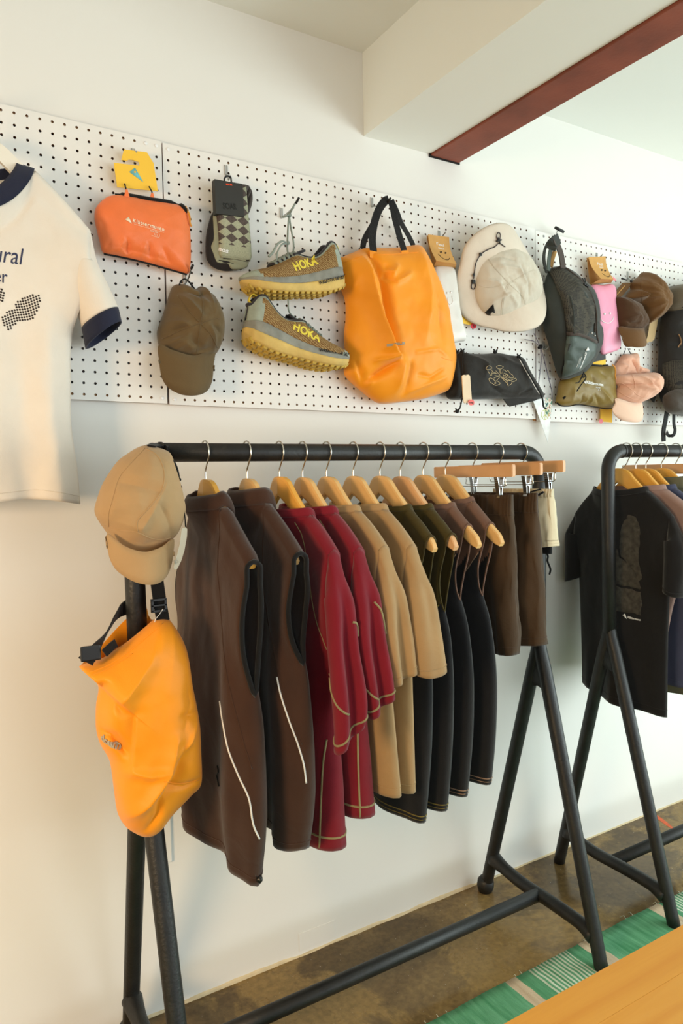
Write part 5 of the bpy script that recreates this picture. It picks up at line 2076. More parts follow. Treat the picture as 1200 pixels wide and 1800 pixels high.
# ------------------------------------------------------------------ orange tote on the pegboard
C_tote = mat('orange_nylon', (246, 152, 14), rough=.5, var=.035, vscale=12, bump=.15, bscale=600, sheen=.15, spec=.35, crinkle=.5, cscale=9, ridged=True)
M_greyp = mat('grey_print', (168, 160, 140), rough=.7)
t = thing('tote_bag', 'large orange nylon tote hanging on the pegboard by black webbing', 'bag', at(690, 708, -.05))
TOTE_Y = -.055
O = [(594, 458), (603, 451), (622, 443), (642, 436), (680, 436), (708, 434), (732, 431), (742, 442), (757, 472), (772, 508), (784, 545), (788, 575), (793, 605), (797, 632), (793, 660), (787, 684), (777, 691), (752, 699), (735, 703), (705, 707), (672, 710), (655, 704), (632, 686), (612, 668), (604, 654), (606, 622), (604, 590), (607, 560), (606, 528), (597, 500)]
o, bv = pillow('bag_body', O, TOTE_Y, .072, C_tote, t, back=.02, center=(690, 575), pw=(3.2, .55), N=210, M=64, nz=.004, nscale=11, seed=5,
               creases=[([(634, 440), (640, 500), (655, 560), (672, 610), (690, 636)], .026, .020), ([(652, 442), (668, 500), (676, 560), (690, 620)], -.020, .014), ([(648, 515), (668, 540)], -.006, .010),
                        ([(625, 485), (620, 520), (612, 545)], .010, .010), ([(606, 500), (614, 530)], -.010, .008), ([(690, 636), (668, 652), (648, 668)], -.020, .012), ([(690, 628), (672, 634), (655, 636)], .012, .008), ([(628, 636), (642, 668), (646, 690)], -.012, .008), ([(618, 640), (634, 668)], .008, .010), ([(655, 664), (650, 690)], .008, .008),
                        ([(690, 470), (682, 482), (672, 478)], .009, .009), ([(684, 500), (700, 492), (712, 484)], .007, .010), ([(674, 470), (672, 490), (684, 500)], -.008, .008),
                        ([(740, 450), (745, 520), (735, 600)], .010, .030), ([(760, 520), (770, 600)], -.006, .018), ([(722, 622), (760, 616), (776, 625)], .004, .005), ([(730, 660), (752, 664), (772, 650)], -.005, .006), ([(720, 690), (750, 676), (780, 664)], .006, .008), ([(700, 640), (696, 690)], .008, .016), ([(715, 640), (712, 690)], -.008, .012)])
line_on([(604, 462), (642, 449), (690, 447), (735, 443)], bv, .0007, C_tote, t, 'hem_stitch', lift=.0004)
line_on([(796, 634), (786, 632), (776, 628)], bv, .0008, C_tote, t, 'bottom_seam', lift=.0004)
print_text('rolu', bv, (679, 609), (711, 605), .0085, M_greyp, t, bold=.045)
# webbing handles up to the hook
hk = HT + np.array([0, .018, .004])


def strap(px, y, width, wdir=(1, 0, 0)):
    P = smooth_path(np.array([at(a, b_, yy) if not isinstance(a, np.ndarray) else a for (a, b_), yy in zip(px, y)]), 40)
    mb = MB()
    mb.ribbon(P, wdir, width, .0016)
    return mb.make('webbing_strap', C_blk, t, smooth=False)


strap([(656, 441), (654, 420), (657, 395), (665, 370), (676, 354), (683, 351)], [-.112, -.105, -.098, -.095, -.095, -.095], .022)
strap([(710, 440), (702, 415), (694, 385), (690, 365), (686, 352)], [-.112, -.105, -.098, -.095, -.095], .020)
strap([(637, 438), (641, 420), (655, 395), (666, 372), (675, 358), (682, 351.5)], [-.050, -.055, -.065, -.075, -.085, -.09], .021, (1, .3, 0))
strap([(727, 433), (718, 415), (704, 390), (696, 370), (688, 353)], [-.050, -.058, -.068, -.08, -.09], .019, (1, .3, 0))
mb = MB()
for (a, b_) in ((656, 444), (711, 443)):
    p, n_ = hit(bv, a, b_, .001)
    mb.box((p[0] - .012, p[1] - .0012, p[2] - .016), (p[0] + .012, p[1] + .0006, p[2] + .004))
mb.make('strap_anchor', C_tote, t, smooth=False)

# ------------------------------------------------------------------ smiley pouches on kraft cards
M_kraft = mat('kraft_card', (206, 156, 88), rough=.85, var=.06, vscale=40)
M_hole = mat('die_cut_shadow', (54, 34, 18), rough=.95)


def smiley_pouch(label, ftop, fbot, btm, body, y0, m, h, smile, eyes, face, m_face, text_px, sm_r, extra=None):
    t = thing('smiley_pouch', label, 'pouch', at(*body[len(body) // 2], y0))
    y1, y2, yb = y0 - .002, y0 - .040, y0 + .012
    A, B_ = at(*ftop[0], y1), at(*ftop[1], y1)
    D, E_ = at(*fbot[0], y2), at(*fbot[1], y2)
    rows = []
    for q in np.linspace(0, 1, 12):
        bow = np.array([0, .010 * math.sin(PI * q) * (1 - q * .3), 0])
        rows.append((A + (D - A) * q + bow, B_ + (E_ - B_) * q + bow))
    Bm = (at(*btm[0], yb), at(*btm[1], yb))
    rows.append(Bm)
    Bt = (A + np.array([0, .008, 0]), B_ + np.array([0, .008, 0]))
    for q in np.linspace(.3, 1, 3):
        rows.append((Bm[0] + (Bt[0] - Bm[0]) * q, Bm[1] + (Bt[1] - Bm[1]) * q))
    V, F = [], []
    for a, b_ in rows:
        V += [a, a + (b_ - a) * .5, b_]
    F = grid_faces(len(rows), 3)
    o = obj('kraft_card', V, F, M_kraft, t, smooth=False, solid=.0008)
    o.modifiers['thickness'].offset = 0
    bk = bvh_of(V, F)
    for e_ in face['eyes']:
        patch([(e_[0] + 1.7 * math.cos(k), e_[1] + 1.5 * math.sin(k)) for k in np.linspace(0, 2 * PI, 9)[:-1]], bk, M_hole, t, 'cut_out_eye', lift=.0008, dens=0)
    line_on(face['mouth'], bk, .0010, M_hole, t, 'cut_out_smile', lift=.0004, n=24)
    for s_, p0, p1, hgt in text_px:
        print_text(s_, bk, p0, p1, hgt, C_white, t, lift=.0008)
    o, bp_ = pillow('soft_pouch', body, y0, h, m, t, back=.008, pw=(3.4, .5), nz=.002, nscale=16, seed=8)
    if smile:
        line_on(smile, bp_, sm_r, m_face, t, 'printed_smile', lift=.0006, n=24)
        for e_ in eyes:
            patch([(e_[0] + 1.6 * math.cos(k), e_[1] + 2.0 * math.sin(k)) for k in np.linspace(0, 2 * PI, 9)[:-1]], bp_, m_face, t, 'printed_eye', lift=.0008, dens=0)
    return t, bp_


M_wpouch = mat('milky_white_film', (226, 222, 214), rough=.35, spec=.5)
M_wpr = mat('white_gloss_print', (244, 243, 240), rough=.3)
smiley_pouch('milky white smiley pouch on a kraft card between the orange tote and the sun hat', [(752.3, 412), (789, 417)], [(766.7, 458.7), (802, 464)], [(761, 470), (799, 474)],
             [(762, 473), (770, 467), (790, 467), (798, 475), (800, 492), (806, 540), (813, 575), (818, 597), (806, 601), (790, 604), (772, 600), (764, 560), (758, 510)], -.042, M_wpouch, .020,
             [(786, 523), (787, 531), (791, 536), (795, 531), (794, 520)], [(786, 515), (792, 514)], {'eyes': [(774.5, 443.5), (782.5, 445)], 'mouth': [(770, 447), (775, 452), (781, 456), (787, 457), (790, 454)]}, M_wpr,
             [('Feel', (767, 431), (780, 434), .009), ('Good', (770, 437), (780, 439), .005)], .0009)
M_pink = mat('pink_film', (238, 158, 184), rough=.45, spec=.4, var=.04, vscale=14)
tpk, _ = smiley_pouch('pink smiley pouch on a kraft card between the dark daypack and the brown cap', [(1034, 452), (1064, 450.5)], [(1056, 490), (1078, 491)], [(1037, 500), (1074, 497)],
                      [(1038, 504), (1058, 501), (1076, 500), (1079, 518), (1083, 557), (1086, 590), (1088, 612), (1078, 618), (1066, 622), (1056, 622), (1050, 600), (1042, 550)], -.050, M_pink, .022,
                      [(1056, 562), (1060, 566), (1068, 568), (1075, 564), (1078, 556)], [(1062, 552), (1071.5, 551)], {'eyes': [(1057, 475), (1063, 476)], 'mouth': [(1058, 481), (1064, 485), (1069, 487), (1072, 483)]}, C_white,
                      [('Feel', (1050, 466), (1059, 467), .010), ('Good', (1053, 470.5), (1060, 471), .006)], .0013)
M_pinkst = mat('pink_sticker', (236, 130, 140), rough=.6)
sheet('price_sticker', [(1077, 486), (1083, 492), (1081, 494), (1077, 492)], -.088, .0004, M_pinkst, tpk)

# ------------------------------------------------------------------ sun hat
C_hat = cloth('pale_sand_hat_cloth', (214, 200, 182), var=.04, bump=.15, bscale=700)
C_hatc = cloth('pale_stone_crown', (204, 194, 176), var=.05, bump=.2, bscale=600)
M_cordp = mat('dark_cord', (46, 34, 38), rough=.8)
t = thing('sun_hat', 'pale sand wide-brimmed sun hat with a dark chin cord on the pegboard', 'hat', at(880, 588, -.04))
HB = [(803, 462), (804, 440), (812, 424), (828, 410), (848, 402), (868, 401), (884, 406), (900, 419), (917, 434), (934, 452), (946, 474), (952, 494), (954, 514), (951, 538), (943, 560), (931, 575), (915, 584), (896, 588), (875, 586), (856, 578), (842, 573), (826, 562), (814, 546), (807, 520), (803, 492)]
cb = at(885, 500, -.05)
pillow('brim', HB, -.052, .012, C_hat, t, back=.004, center=(884, 498), pw=(8, .5), N=140, M=34, warp=lambda x, z: .022 * np.hypot(x - cb[0], z - cb[2]) / .12 * np.sin(2 * np.arctan2(z - cb[2], x - cb[0]) + .6) - .02, nz=.001)
Vb_, Fb_ = pillow.last
o, bv = pillow('crown', [(838, 456), (850, 441), (868, 435), (888, 434), (906, 441), (922, 452), (935, 470), (943, 490), (946, 508), (941, 526), (926, 540), (906, 551), (888, 558), (868, 559), (852, 553), (840, 535), (833, 508), (833, 478)], -.060, .060, C_hatc, t, back=.01, center=(893, 498), pw=(3.0, .55), N=150, M=44, nz=.005, nscale=22, seed=9,
               creases=[([(855, 458), (875, 452), (895, 460)], -.004, .006), ([(870, 470), (900, 476), (915, 500)], .005, .007), ([(885, 490), (905, 515), (912, 535)], -.005, .006), ([(850, 490), (870, 500), (880, 520)], .004, .006), ([(905, 470), (918, 500), (922, 520)], -.004, .006), ([(865, 530), (885, 520), (905, 540)], .005, .006)])
for s_ in ([(893, 498), (884, 520), (880, 556)], [(893, 498), (925, 480), (938, 474)], [(893, 498), (868, 470), (850, 445)], [(893, 498), (920, 525), (918, 545)], [(893, 498), (860, 505), (834, 500)]):
    line_on(s_, bv, .0008, C_hatc, t, 'seam', lift=.0002)
    line_on([(a + 2.2, b_ + 1) for a, b_ in s_], bv, .0004, C_hatc, t, 'stitch', lift=.0003)
Vc_, Fc_ = pillow.last
bh = bvh_of(np.concatenate([Vb_, Vc_]), list(Fb_) + [tuple(i + len(Vb_) for i in f_) for f_ in Fc_])
on = lambda a, b_, l=.003: hit(bh, a, b_, l)[0]
patch([(852, 549), (866.5, 534), (871.5, 559), (862, 557)], bv, C_blk, t, 'woven_patch', lift=.002, dens=1)
cord('chin_cord', [on(a, b_) for a, b_ in [(886, 434), (876, 428), (868, 434), (858, 438), (845, 446), (836, 460), (833, 475), (831, 490)]], .0015, M_cordp, t)
cord('chin_cord', [on(a, b_) for a, b_ in [(876, 426), (872, 418), (872, 412), (875, 409), (878, 413), (877, 420), (875, 426)]], .0014, M_cordp, t)
cord('chin_cord', [on(a, b_) for a, b_ in [(831, 494), (827.5, 500), (828, 507), (832, 508), (834, 502), (832, 494)]], .0014, M_cordp, t)
mb = MB()
for k in range(4):
    a = k * PI / 2 + .4
    c = on(875, 423, .004)
    mb.tube([c, c + np.array([.011 * math.cos(a), 0, .009 * math.sin(a)])], np.array([.0032, .0022]), 8)
mb.make('cord_toggle', C_plastic, t)
for (a, b_, s_) in ((843, 447, .0045), (830, 495, .006), (831, 483, .004)):
    mb = MB()
    c = on(a, b_, .004)
    mb.box(c - s_ * np.array([.8, .6, 1]), c + s_ * np.array([.8, .6, 1]), bevel=.001)
    mb.make('cord_lock', C_plastic, t, smooth=False)
sheet('hang_card', [(809, 538), (812, 568), (832, 573), (836, 548)], -.034, .0009, C_yel, t)
M_red = mat('red_sticker', (206, 32, 52), rough=.5)
M_redst = mat('coral_sticker', (232, 98, 92), rough=.55)
o, bs = sheet('price_sticker', [(832 + 5.0 * math.cos(k), 573 + 5.0 * math.sin(k)) for k in np.linspace(0, 2 * PI, 17)[:-1]], -.036, .0005, M_red, t)
print_text('2', bs, (830.5, 575), (833.5, 575.5), .0055, M_pen, t, bold=.04, lift=.0006)

# ------------------------------------------------------------------ black drawstring pouch with gold line drawing
C_bag = cloth('black_waxed_cloth', (30, 27, 23), var=.14, bump=.3, bscale=500, rough=.7)
M_gold = mat('gold_line_print', (206, 184, 138), rough=.6)
M_woodtag = mat('pale_wood_tag', (226, 202, 170), rough=.7, var=.05, vscale=30)
t = thing('drawstring_pouch', 'black cloth pouch with a gold line drawing and pale wooden tag, below the sun hat', 'pouch', at(860, 712, -.05))
o, bv = pillow('pouch_body', crop(5, 760, 380, [(205, 1195), (300, 1208), (420, 1212), (560, 1205), (660, 1222), (750, 1235), (790, 1270), (840, 1370), (905, 1485), (962, 1588), (900, 1612), (760, 1608), (560, 1606), (300, 1612), (135, 1602), (118, 1480), (140, 1370), (165, 1270)]), -.045, .046, C_bag, t, back=.015, pw=(3.4, .5), N=170, M=44, nz=.003, nscale=16, seed=6,
               creases=[(crop(5, 760, 380, [(250, 1220), (262, 1400), (258, 1600)]), -.010, .006), (crop(5, 760, 380, [(205, 1220), (215, 1400), (205, 1590)]), .006, .008), (crop(5, 760, 380, [(620, 1270), (760, 1340), (860, 1480)]), .006, .009), (crop(5, 760, 380, [(480, 1500), (600, 1560), (720, 1590)]), -.005, .007), (crop(5, 760, 380, [(760, 1560), (860, 1500), (900, 1520)]), -.006, .006), (crop(5, 760, 380, [(380, 1240), (450, 1300), (430, 1400)]), .004, .010)])
sheet('bottom_flap', crop(5, 760, 380, [(625, 1605), (900, 1590), (955, 1592), (900, 1622), (690, 1672), (668, 1665)]), -.060, .004, C_bag, t)
C10 = lambda pts: crop(10, 840, 630, pts)
for ln, r_ in (([(135, 175), (175, 135), (220, 140), (240, 170), (205, 195), (160, 195), (135, 175)], .0006), ([(165, 195), (180, 240), (205, 270), (215, 305), (240, 290), (235, 255), (265, 262), (310, 270)], .00065), ([(235, 200), (260, 235), (300, 250), (330, 270)], .00065),
               ([(320, 150), (350, 130), (400, 130), (440, 150), (400, 185), (350, 180), (320, 150)], .00065), ([(370, 185), (375, 230), (395, 270)], .00065), ([(395, 190), (395, 230), (410, 265)], .00065), ([(430, 250), (440, 200), (475, 215), (500, 230), (520, 205), (545, 240), (570, 270), (600, 290), (625, 330), (600, 345), (560, 340), (520, 330), (480, 310), (440, 290), (430, 250)], .00065), ([(450, 260), (490, 270), (530, 300), (560, 320)], .0006), ([(470, 300), (500, 280), (520, 310)], .0006),
               ([(395, 320), (450, 380), (500, 430), (530, 490)], .0008), ([(410, 320), (470, 370), (515, 400), (525, 470)], .0006), ([(440, 320), (500, 350), (560, 385), (610, 370), (655, 350), (672, 380), (630, 405), (590, 410), (595, 435), (560, 465), (540, 470)], .00065), ([(425, 330), (500, 380), (560, 390)], .0006),
               ([(185, 360), (215, 345), (260, 365), (300, 395), (340, 400), (385, 440), (350, 465), (300, 470), (250, 440), (205, 410), (185, 360)], .00065), ([(400, 320), (360, 350), (320, 400)], .0006), ([(275, 350), (330, 320), (380, 310)], .00065), ([(300, 410), (315, 435), (290, 440), (300, 410)], .0006), ([(310, 215), (350, 260), (380, 290)], .00065), ([(290, 300), (340, 305), (385, 300)], .00065)):
    line_on(C10(ln), bv, r_, M_gold, t, 'gold_line', lift=.0002, n=max(14, 5 * len(ln)))
for P, r_ in (([(813, 617), (812, 640), (813, 658)], .0014), ([(812, 700), (809, 714), (806, 721), (803, 723)], .0022), ([(912, 626), (922, 645), (938, 672), (951, 696), (954, 706), (955, 715), (960, 719)], .0028)):
    cord('draw_cord', [at(a, b_, -.102 if i_ else -.098) for i_, (a, b_) in enumerate(P)], r_, C_blk, t)
cord('reflective_cord', [at(a, b_, -.101) for a, b_ in [(913, 632), (926, 655), (940, 680), (948, 693)]], .0012, C_refl, t)
for (a, b_) in ((803, 619), (812, 618), (870, 619), (911, 627), (803, 723)):
    mb = MB()
    ball(mb, at(a, b_, -.085), .0068, 1.15, .8, .85, 8)
    for s_ in (-1, 1):
        c = at(a, b_, -.087)
        mb.tube([c, c + np.array([s_ * .007, -.002, .008])], .0022, 6)
    mb.make('cord_knot', C_blk, t)
o, bt_ = sheet('wooden_tag', [(812, 661), (814, 659), (823.5, 658.5), (826, 661), (829, 703), (827, 706.5), (817, 709), (814.5, 706)], -.104, .003, M_woodtag, t)
cord('tag_cord', [at(813, 618, -.10), at(816, 640, -.107), at(819, 661, -.108)], .0008, C_blk, t)
o, bs = sheet('price_sticker', [(828 + 5.4 * math.cos(k), 707.5 + 5.2 * math.sin(k)) for k in np.linspace(0, 2 * PI, 17)[:-1]], -.108, .0006, M_redst, t)
print_text('5,940', bs, (824.5, 708.5), (831.5, 709.5), .0034, M_pen, t, bold=.02, lift=.0006)

# ------------------------------------------------------------------ pennant on striped cords
M_pen_w = mat('white_pennant_fabric', (236, 238, 236), rough=.7)
n, L, b = nodes_of(M_pen_w)
tc = n.new('ShaderNodeTexCoord')
n1 = noise_n(75, 3, .6)
r1 = ramp(n1.outputs['Fac'], [(.30, (38, 62, 96)), (.42, (76, 126, 92)), (.50, (226, 230, 224)), (.60, (196, 150, 110)), (.72, (60, 70, 90))])
n2 = noise_n(34, 2)
sp = n.new('ShaderNodeSeparateXYZ')
L.new(tc.outputs['Object'], sp.inputs[0])
msk = mth('MULTIPLY', mth('GREATER_THAN', sp.outputs['X'], v1=.012), mth('GREATER_THAN', mth('ADD', sp.outputs['Z'], mth('MULTIPLY', n2.outputs['Fac'], v1=.05)), v1=.112))
wh = ramp(n2.outputs['Fac'], [(.35, (226, 228, 228)), (.65, (244, 245, 243))])
L.new(mix(wh.outputs['Color'], r1.outputs['Color'], msk), b.inputs['Base Color'])
M_cord2 = mat('braided_purple_cord', (70, 62, 86), rough=.9, rgb2=(150, 146, 150), vscale=320)
M_peace = mat('lime_print', (196, 206, 96), rough=.8)
po = at(962, 778, -.03)
t = thing('pennant', 'small white triangular pennant hanging on braided cords beside the daypack', 'pennant', at(953, 778, -.03))
o, bp_ = sheet('flag', [(936, 702), (971, 699), (969, 722), (962.5, 778)], -.030, .0012, M_pen_w, t)
c = (957.5, 729)
line_on([(c[0] + 6.5 * math.cos(k), c[1] + 8.5 * math.sin(k)) for k in np.linspace(0, 2 * PI, 19)[:-1]], bp_, .0008, M_peace, t, 'peace_print', n=40, closed=True)
for k in ([(957.5, 720.5), (957.5, 737.5)], [(957.5, 729), (952.5, 735)], [(957.5, 729), (962.5, 735)]):
    line_on(k, bp_, .0008, M_peace, t, 'peace_print', n=10)
for P in ([(949, 610), (951, 630), (949, 650), (946, 675), (943, 700)], [(950, 610), (958, 640), (964, 665), (969, 685), (970, 702)], [(948, 609), (938, 600), (930, 598), (922, 597)], [(948, 608), (944, 598), (941, 592), (938, 586)]):
    cord('braided_cord', [at(a, b_, -.034) for a, b_ in P], .0016, M_cord2, t)
mb = MB()
ball(mb, at(950, 609, -.036), .0075, 1, .8, 1)
ball(mb, at(947, 611, -.038), .005)
mb.make('cord_knot', C_blk, t)

# ------------------------------------------------------------------ dark daypack
C_pack = cloth('charcoal_green_nylon', (46, 50, 46), var=.08, rough=.6, bump=.2)
C_pock = cloth('slate_green_nylon', (72, 84, 78), var=.1, rough=.45, bump=.15)
C_band = cloth('brown_grey_webbing', (72, 62, 56), var=.1, bump=.5)
M_mesh = mat('honeycomb_mesh', (58, 54, 46), rough=.85)
n, L, b = nodes_of(M_mesh)
tc = n.new('ShaderNodeTexCoord')
vv = n.new('ShaderNodeTexVoronoi')
vv.feature = 'DISTANCE_TO_EDGE'
vv.inputs['Scale'].default_value = 230
vv.inputs['Randomness'].default_value = .25
L.new(tc.outputs['Object'], vv.inputs['Vector'])
rv = ramp(vv.outputs['Distance'], [(.10, (70, 65, 54)), (.2, (20, 20, 19))])
L.new(rv.outputs['Color'], b.inputs['Base Color'])
C7 = lambda pts: crop(4.5, 940, 380, pts)
t = thing('daypack', 'dark charcoal green daypack with a mesh front hanging on the right pegboard', 'backpack', at(1000, 668, -.05))
PY = -.055
o, bv = pillow('pack_body', C7([(100, 452), (130, 408), (200, 398), (280, 438), (330, 486), (400, 548), (432, 600), (466, 690), (474, 790), (470, 880), (498, 930), (494, 1050), (458, 1130), (422, 1190), (370, 1250), (300, 1278), (230, 1292), (188, 1270), (150, 1160), (108, 1010), (75, 900), (60, 800), (54, 650), (78, 520)]), PY, .066, C_pack, t, back=.02, center=C7([(270, 840)])[0], pw=(2.8, .55), N=170, M=50, nz=.003, nscale=18, seed=4,
               creases=[(C7([(150, 520), (215, 660), (235, 800), (250, 930)]), .014, .012), (C7([(250, 940), (235, 1100), (210, 1240)]), .010, .010), (C7([(210, 1230), (290, 1130), (330, 1060)]), -.012, .012), (C7([(180, 470), (240, 520), (330, 560)]), -.004, .008), (C7([(300, 560), (380, 700), (450, 850)]), .004, .02)])
patch(C7([(110, 440), (200, 408), (300, 470), (360, 520), (420, 600), (460, 700), (470, 830), (420, 920), (400, 950), (330, 930), (250, 905), (232, 760), (205, 640), (150, 520)]), bv, M_mesh, t, 'mesh_panel', lift=.0045, solid=.001, dens=2)
patch(C7([(250, 945), (340, 945), (420, 970), (475, 1005), (465, 1090), (420, 1160), (360, 1215), (300, 1240), (215, 1275), (232, 1130), (246, 1010)]), bv, C_pock, t, 'front_pocket', lift=.0045, solid=.002, dens=2)
patch(C7([(248, 912), (340, 925), (420, 955), (482, 990), (476, 1012), (410, 978), (330, 948), (250, 938)]), bv, C_band, t, 'pocket_band', lift=.006, solid=.003, dens=1)
line_on(C7([(120, 445), (210, 402), (300, 455), (390, 535), (450, 640), (482, 760), (484, 900), (500, 1000)]), bv, .0034, C_band, t, 'zip', lift=.001)
line_on(C7([(340, 500), (410, 570), (456, 690), (468, 800), (470, 920)]), bv, .0026, C_band, t, 'piping', lift=.002)
line_on(C7([(130, 470), (208, 640), (236, 780), (248, 930), (236, 1100), (205, 1255)]), bv, .0018, C_blk, t, 'panel_seam', lift=.001)
patch(C7([(408, 1030), (418, 1058), (392, 1068)]), bv, C_white, t, 'logo', lift=.006, dens=0)
print_text('Kl\u00e4ttermusen', bv, C7([(400, 1078)])[0], C7([(346, 1205)])[0], .007, C_white, t, bold=.02, lift=.006)
for s_ in ([(350, 1120), (320, 1190)], [(362, 1110), (336, 1170)]):
    line_on(C7(s_), bv, .0005, C_white, t, 'small_print', lift=.006, n=8)
mb = MB()
for (a, b_) in ((447, 925), (470, 945)):
    ball(mb, hit(bv, *C7([(a, b_)])[0], .002)[0], .0024)
mb.make('white_stopper', C_white, t)
TP = at(970, 413, -.075)


def strp(px, ys, w_, m, wdir=(1, 0, 0), name='shoulder_strap'):
    mb = MB()
    mb.ribbon(smooth_path([at(a, b_, y) for (a, b_), y in zip(px, ys)], 30), wdir, w_, .003)
    return mb.make(name, m, t, smooth=False)


strp(C7([(150, 160), (105, 205), (75, 280), (72, 360), (95, 450)]), [-.08, -.07, -.06, -.055, -.06], .026, C_pack, (1, .5, .4))
strp(C7([(150, 165), (130, 240), (112, 330), (106, 430)]), [-.085, -.08, -.075, -.075], .020, C_pock, (1, .3, 0))
strp(C7([(155, 165), (172, 215), (205, 300), (222, 410)]), [-.09, -.09, -.088, -.09], .030, C_band, (1, .2, 0))
strp(C7([(120, 262), (150, 215), (190, 175)]), [-.088, -.092, -.09], .034, C_pack, (.4, 0, 1), 'haul_loop')
strp(C7([(160, 270), (140, 330), (125, 400)]), [-.066, -.062, -.06], .022, M_kraft, (1, .3, 0), 'paper_label')
mb = MB()
for (a, b_) in ((405, 545), (392, 535), (418, 552)):
    ball(mb, at(*C7([(a, b_)])[0], -.150), .006, 1.1, .8, .8, 8)
for P in ([(405, 545), (375, 490)], [(405, 545), (392, 485)], [(405, 545), (380, 505)]):
    mb.tube([at(*C7([P[0]])[0], -.150), at(*C7([P[1]])[0], -.150)], .0016, 6)
mb.make('zip_toggle', C_plastic, t)
for P in ([(385, 1230), (378, 1275), (400, 1262)], [(385, 1240), (402, 1280), (360, 1340), (330, 1385)], [(380, 1245), (350, 1310), (322, 1320)]):
    cord('bungee_cord', [at(*C7([q_])[0], -.128) for q_ in P], .0020, C_bind, t)

# ------------------------------------------------------------------ brown cap, hung on its side
C_brcap = cloth('dark_brown_cap_twill', (104, 72, 38), var=.08, bump=.3, bscale=900)
C_brcap2 = cloth('deep_brown_cap_twill', (76, 52, 32), var=.08, bump=.3, bscale=900)
C1 = lambda pts: crop(9.23, 1070, 460, pts)
t, bv = cap('dark brown cap hanging sideways on the right pegboard beside the pink pouch', C1([(330, 360), (390, 300), (455, 255), (530, 174), (600, 210), (650, 290), (710, 390), (770, 490), (820, 570), (838, 680), (835, 790), (800, 870), (735, 940), (650, 995), (565, 1040), (540, 960), (490, 860), (440, 730), (350, 660), (250, 610), (290, 520), (345, 450)]),
            C1([(150, 1060), (155, 1240), (170, 1385), (230, 1405), (300, 1420), (420, 1400), (495, 1320), (540, 1220), (560, 1100), (540, 1060), (400, 1100), (250, 1090)]), C_brcap, C1([(620, 640)])[0], -.05, .085, -.075, .028,
            seams=[C1([(535, 190), (520, 380), (545, 570), (520, 720), (520, 900)]), C1([(250, 610), (350, 650), (440, 720), (490, 850), (545, 960)])],
            creases=[(C1([(530, 190), (520, 350), (545, 560), (500, 700)]), .022, .010), (C1([(400, 330), (390, 450), (420, 580)]), -.022, .012), (C1([(600, 400), (640, 560), (620, 680)]), -.014, .014), (C1([(560, 760), (660, 760), (780, 700)]), .010, .012), (C1([(560, 880), (650, 930), (720, 920)]), .008, .008), (C1([(330, 590), (430, 590), (520, 600)]), .012, .010)], brim_h=.02, seed=6, N=160)
pillow('front_crown', C1([(92, 600), (140, 575), (200, 575), (300, 620), (430, 690), (480, 800), (540, 930), (560, 1050), (500, 1110), (430, 1145), (340, 1170), (260, 1150), (190, 1110), (150, 1060), (125, 850)]), -.065, .050, C_brcap2, t, back=.02, pw=(2.6, .55), nz=.003, nscale=26, creases=[(C1([(260, 920), (330, 990), (420, 1000)]), -.006, .006), (C1([(300, 900), (400, 880), (450, 940)]), .006, .008)])
o, bst = sheet('back_strap', C1([(225, 340), (310, 340), (365, 345), (330, 420), (210, 560), (95, 605), (78, 525)]), -.055, .002, C_brcap, t)
line_on(C1([(255, 390), (130, 535)]), bst, .0014, M_kraft, t, 'strap_stitch', n=10)
sheet('hang_tag', C1([(800, 920), (740, 1250), (700, 1295), (650, 1300), (625, 1320), (600, 1300), (630, 1200), (660, 1000)]), -.040, .0010, mat('tan_paper_tag', (200, 170, 124), rough=.8), t)
mb = MB()
mb.tube([at(1093, 489.5, -.045), at(1102, 492.5, -.06)], .0022, 8)
ball(mb, at(1093, 489.5, -.045), .0035)
ball(mb, at(1109, 494, -.06), .005)
mb.make('strap_buckle', C_plastic, t)

# ------------------------------------------------------------------ olive pouch
C_olp = mat('olive_gold_ripstop', (126, 104, 44), rough=.5, var=.08, vscale=20, bump=.2, bscale=500, crinkle=.4, cscale=14, ridged=True)
C8 = lambda pts: crop(8.57, 970, 590, pts)
t = thing('packable_pouch', 'olive gold packable pouch with white print below the dark daypack', 'pouch', at(1030, 719, -.04))
o, bv = pillow('pouch_body', C8([(300, 560), (400, 480), (545, 442), (720, 462), (870, 455), (905, 520), (912, 650), (925, 900), (946, 1080), (880, 1095), (820, 1105), (740, 1095), (640, 1075), (500, 1060), (400, 1040), (250, 1062), (110, 1055), (62, 1010), (55, 960), (80, 850), (110, 700), (200, 640)]), -.040, .040, C_olp, t, back=.014, pw=(3.2, .5), N=150, M=40, nz=.003, nscale=20, seed=12,
               creases=[(C8([(420, 900), (430, 1040)]), -.006, .005), (C8([(560, 920), (580, 1050)]), .006, .005), (C8([(600, 900), (700, 1020), (760, 1080)]), -.006, .006), (C8([(480, 930), (500, 1050)]), .005, .005), (C8([(300, 800), (280, 980)]), .005, .01), (C8([(560, 620), (600, 720)]), -.005, .007), (C8([(650, 800), (800, 960), (900, 1060)]), .005, .008), (C8([(700, 560), (760, 620)]), -.004, .007)])
line_on(C8([(545, 445), (640, 455), (760, 462), (880, 448)]), bv, .0042, C_blk, t, 'zip', lift=.001)
line_on(C8([(70, 1010), (130, 1052), (250, 1058), (400, 1036), (640, 1070), (820, 1100), (940, 1078)]), bv, .0028, C_bind, t, 'bottom_binding')
cord('zip_cord', [at(*C8([q_])[0], -.085) for q_ in ((905, 440), (940, 470), (955, 540), (950, 600), (962, 660))], .0020, C_orz, t)
patch(C8([(472, 705), (492, 680), (510, 735)]), bv, C_white, t, 'logo', lift=.0014, dens=0)
print_text('Kl\u00e4ttermusen', bv, C8([(516, 722)])[0], C8([(768, 765)])[0], .0105, C_white, t, bold=.02)
print_text('WOLVER', bv, C8([(655, 788)])[0], C8([(725, 795)])[0], .0048, C_white, t)
